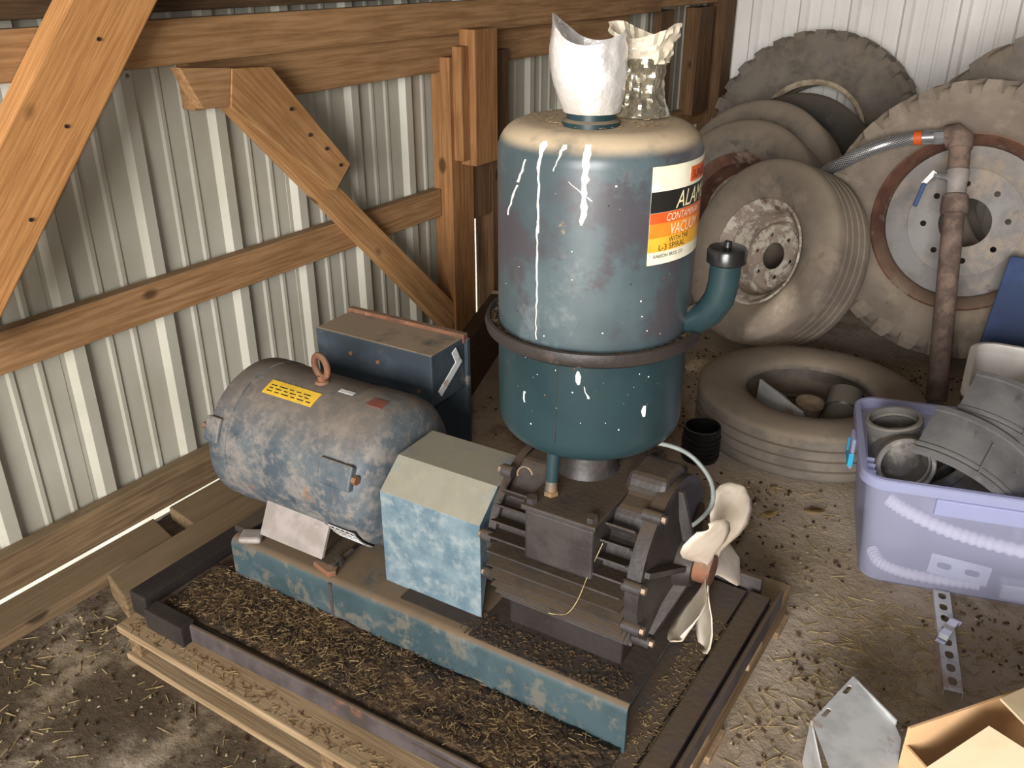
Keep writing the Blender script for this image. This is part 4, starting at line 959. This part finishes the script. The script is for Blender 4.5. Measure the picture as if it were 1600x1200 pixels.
# contents
def corr_tee(name, label, c, ax, r, L, m, branch=None):
    mb = MB(); tk = .006
    pr_ = [(r, -L / 2), (r + .006, -L / 2 + .002), (r + .006, -L / 2 + .02), (r + .001, -L / 2 + .024), (r, -.01), (r + .003, 0), (r, .01), (r + .001, L / 2 - .03), (r + .008, L / 2 - .026), (r + .008, L / 2 - .004), (r + .003, L / 2), (r - tk, L / 2), (r - tk, L / 2 - .03), (r - tk - .006, L / 2 - .036), (r - tk, L / 2 - .05), (r - tk, -L / 2)]
    mb.lathe(pr_, 36, c, ax, loop=True)
    o = mb.build(name, m, ang=30); tag(o, label, 'pipe fitting'); return o
def tee(label, c, ax, bx, r, L, Lb, m):
    root = thing('pipe_tee', label, 'pipe fitting', c)
    def arm(ax_, L0, L1, nm):
        pr_ = [(r, L0), (r, L1 - .03), (r + .006, L1 - .027), (r + .007, L1 - .005), (r + .003, L1), (r - .006, L1), (r - .006, L1 - .02), (r - .010, L1 - .025), (r - .006, L1 - .03), (r - .006, L0)]
        MB().lathe(pr_, 36, c, ax_, loop=True).build(nm, m, root, ang=30)
    arm(ax, -.315, L / 2, 'socket'); arm(bx, r * .4, Lb, 'branch'); return root
tee('dusty grey pipe tee standing upright in the tote corner', Vector((-.30, 2.56, .33)), (-.17, -.06, 1), (.07, -.18, .035), .074, .20, .165, 'greyplastic')
corr_tee('pipe_coupling', 'black ribbed coupling slanting up along the tote back edge', tw(-.085, .152, .19), RT @ Vector((-.75, .0, .66)), .050, .40, 'blackplastic')
corr_tee('pipe_coupling', 'dark dusty coupling slanting down between tee and large couplers', Vector((-.035, 2.585, .168)), (-.72, .05, .69), .066, .33, 'blackplastic')
def big_coupler(label, c, ax, r, L, a0, a1, mark=False):
    fr0 = frame(ax); root = thing('pipe_coupler', label, 'pipe coupler', c, fr0)
    pr_ = [(r + .010, -L / 2), (r + .010, -L / 2 + .014), (r, -L / 2 + .016), (r, -L / 2 + .024), (r + .006, -L / 2 + .026), (r + .006, -L / 2 + .034), (r, -L / 2 + .036), (r, L / 2 - .016), (r + .006, L / 2 - .014), (r + .006, L / 2), (r - .008, L / 2), (r - .008, -L / 2)]
    mb = MB(); N = 36; rs = []
    for k in range(N + 1):
        a = R(a0 + (a1 - a0) * k / N); rs.append([(q * math.cos(a), q * math.sin(a), z) for q, z in pr_])
    mb.rings(rs); mb.build('shell', 'coupler', root, world=False, ang=30)
    for ar in (a0 + (a1 - a0) * .36, a0 + (a1 - a0) * .72):
        a = R(ar); MB().box(((r + .004) * math.cos(a), (r + .004) * math.sin(a), -L * .12), (.010, .005, L * .62), Matrix.Rotation(a, 3, 'Z')).build('rib', 'coupler', root, world=False, smooth=False)
    return root
axc = Vector((.15, .80, .50))
big_coupler('wide grey coupler shell propped on the tote nearer the white hose', (-.150, 2.553, .279), axc, .23, .165, 78, 195)
big_coupler('wide grey coupler shell propped on the tote next to the white tub', (-.079, 2.722, .331), axc, .24, .165, 78, 195)
# corrugated white hose inside along the front wall
def corr_hose(label, pts_, r):
    pth = smooth_path([Vector(p) for p in pts_], 22); rr = [r + .0022 * (1 if (i // 2) % 2 else -1) for i in range(len(pth))]
    tag(MB().tube(pth, rr, 14).build('corrugated_hose', 'white_hose', ang=60), label, 'hose')
corr_hose('white corrugated hose curving along the inside front of the tote', [tw(-.235, -.165, .262), tw(-.19, -.185, .245), tw(-.08, -.188, .205), tw(.04, -.185, .18), tw(.18, -.18, .165), tw(.24, -.12, .15), tw(.245, 0, .10), tw(.24, .08, .05)], .019)
corr_hose('white corrugated hose loop at the bottom of the tote', [tw(-.235, -.09, .03), tw(-.215, -.14, .024), tw(-.15, -.168, .022), tw(-.04, -.172, .022), tw(.05, -.165, .022)], .016)
pmx = Matrix.Translation(tw(-.015, -.186, .075)) @ RT.to_4x4() @ Matrix.Rotation(R(80), 4, 'X') @ Matrix.Rotation(R(-6), 4, 'Z')
tag(plate('slotted_bracket', [(-.08, -.03), (.08, -.03), (.08, .03), (-.08, .03)], [slot(-.04, .0, .04, .018), slot(.035, 0, .04, .018)], pmx, .003, 'galv'), 'galvanised slotted bracket seen through the tote front', 'bracket')
tag(MB().box(tw(.168, -.168, .027), (.13, .045, .05), RT).build('steel_bar', 'galv', smooth=False, bevel=.004), 'grey steel bar at the bottom of the tote', 'bar')
# white tub behind
RT2 = Matrix.Rotation(R(4), 3, 'Z')
t2c = Vector((.105, 3.225, 0))
tub2 = thing('white_tub', 'opaque white plastic tub behind the clear tote', 'tub', (t2c.x, t2c.y, 0), RT2)
tub(tub2, .58, .48, .385, .03, .004, 'white_tub', lip=.022, r=.07)
corr_tee('pipe_coupling', 'black coupling slanting up out of the white tub with its open end raised', (.160, 3.17, .202), (-.755, .0, .655), .062, .44, 'blackplastic')
tag(MB().lathe([(.052, -.15), (.058, -.14), (.058, .14), (.052, .15), (.045, .15), (.045, -.15)], 30, (.12, 3.352, .158), (.05, .03, 1), loop=True).build('pipe_coupling', 'blackplastic'), 'black pipe piece standing in the white tub behind the slanting coupling', 'pipe fitting')

# ================================================================== FLOOR ITEMS right front
sd = Vector((.086, -.364, 0)).normalized(); sang = math.atan2(sd.y, sd.x)
Ls = .41; c0 = Vector((-.077, 2.372, 0)) + sd * Ls / 2
rs_ = thing('slotted_strut', 'galvanised slotted steel strip lying on the floor under the tote front', 'strut', (c0.x, c0.y, 0), Matrix.Rotation(sang, 3, 'Z'))
hl = [slot(-Ls / 2 + .025 + .05 * k, 0, .031, .021) for k in range(8)]
plate('slotted_face', [(-Ls / 2, -.021), (Ls / 2, -.021), (Ls / 2, .021), (-Ls / 2, .021)], hl, WM[rs_] @ Matrix.Translation((0, 0, .019)), .002, 'galv', rs_)
for s in (-1, 1): MB().box((0, s * .021, .0095), (Ls, .002, .019)).build('side_flange', 'galv', rs_, world=False, smooth=False)
kc = Vector((-.030, 2.195, .0202)); kr = Matrix.Rotation(R(78), 3, 'Z')
mb = MB(); prof_ = [(-.062, 0), (-.042, 0), (-.036, .012), (-.008, .012), (0, .020), (.030, .020), (.036, 0), (.062, 0)]
for (a, c) in zip(prof_[:-1], prof_[1:]):
    mb.prism([kc + kr @ Vector((a[0], -.012, a[1])), kc + kr @ Vector((c[0], -.012, c[1])), kc + kr @ Vector((c[0], -.012, c[1] + .003)), kc + kr @ Vector((a[0], -.012, a[1] + .003))], kr @ Vector((0, .024, 0)))
tag(mb.build('pipe_clip', 'zinc', smooth=False), 'small bright zinc clip lying on the slotted strip', 'clip')
# galvanised angle plate leaning on the cardboard box
q = [Vector(p) for p in ((-.190, 1.760, .13), (-.232, 1.575, .13), (-.135, 1.42, .055), (-.03, 1.40, .05), (-.055, 1.625, .13), (-.075, 1.66, .145))]
pa, pbv, pc = q[0], q[1], q[4]
pn = (pbv - pa).cross(pc - pa).normalized()
if pn.z < 0: pn = -pn
xax = (pc - pa).normalized(); yax = pn.cross(xax); MP = Matrix((xax, yax, pn)).transposed().to_4x4(); MP.translation = pa
inv = MP.inverted(); o2 = [(inv @ p) for p in q]; o2 = [(p.x, p.y) for p in o2]
def inpl(f, g): return ((o2[1][0]) * f + o2[4][0] * g, (o2[1][1]) * f + o2[4][1] * g)
ae = math.atan2(o2[1][1], o2[1][0])
s1 = inpl(.22, .07); s2 = inpl(.74, .07)
pr_ = thing('angle_plate', 'rust spotted galvanised angle plate with two slots beside the cardboard box', 'metal plate', (-.13, 1.6, 0))
plate('plate_face', o2, [slot(s1[0], s1[1], .034, .011, ae), slot(s2[0], s2[1], .034, .011, ae)], MP, .003, 'galv', pr_)
MB().prism([q[1], q[2], Vector((q[2].x, q[2].y, 0)), Vector((q[1].x - .0, q[1].y, 0))], (-.003, -.002, 0)).build('plate_flange', 'galv', pr_, smooth=False)
MB().prism([q[0], q[5], Vector((q[5].x, q[5].y, 0)), Vector((q[0].x, q[0].y, 0))], (.002, .003, 0)).build('plate_flange', 'galv', pr_, smooth=False)
# cardboard box
bx = thing('cardboard_box', 'open tan cardboard box with raised flaps', 'box', (.12, 1.45, 0))
def panel(name, pts_, m, th=.005):
    P_ = [Vector(p) for p in pts_]; nn = (P_[1] - P_[0]).cross(P_[2] - P_[0]).normalized()
    return MB().prism(P_, nn * th).build(name, m, bx, smooth=False)
c1, c2, c3, c4_ = Vector((-.0465, 1.556, 0)), Vector((.165, 1.84, 0)), Vector((.45, 1.63, 0)), Vector((.235, 1.33, 0))
hgt = Vector((0, 0, .235))
panel('side_panel', [c1, c2, c2 + hgt, c1 + hgt], 'card'); panel('side_panel', [c2, c3, c3 + hgt, c2 + hgt], 'card')
panel('side_panel', [c3, c4_, c4_ + hgt, c3 + hgt], 'card'); panel('side_panel', [c4_, c1, c1 + hgt * .8, c4_ + hgt * .8], 'card')
panel('bottom_panel', [c1, c2, c3, c4_], 'card')
panel('flap', [c4_ + hgt * .8, c1 + hgt * .8 + Vector((.05, -.04, 0)), Vector((.09, 1.62, .26)), Vector((.26, 1.52, .29))], 'card_edge')
panel('flap', [c3 + hgt, c2 + hgt, Vector((.10, 1.72, .25)), Vector((.30, 1.53, .25))], 'card_edge')

for o in list(col.objects):
    if o.parent is None and 'category' in o:
        g = {'tyre': 'old tyres and wheels in the corner', 'wheel': 'old tyres and wheels in the corner', 'plank': 'loose planks on the floor', 'pipe fitting': 'plastic pipe fittings', 'pipe coupler': 'grey coupler shells'}.get(o['category'])
        if g and 'group' not in o: o['group'] = g
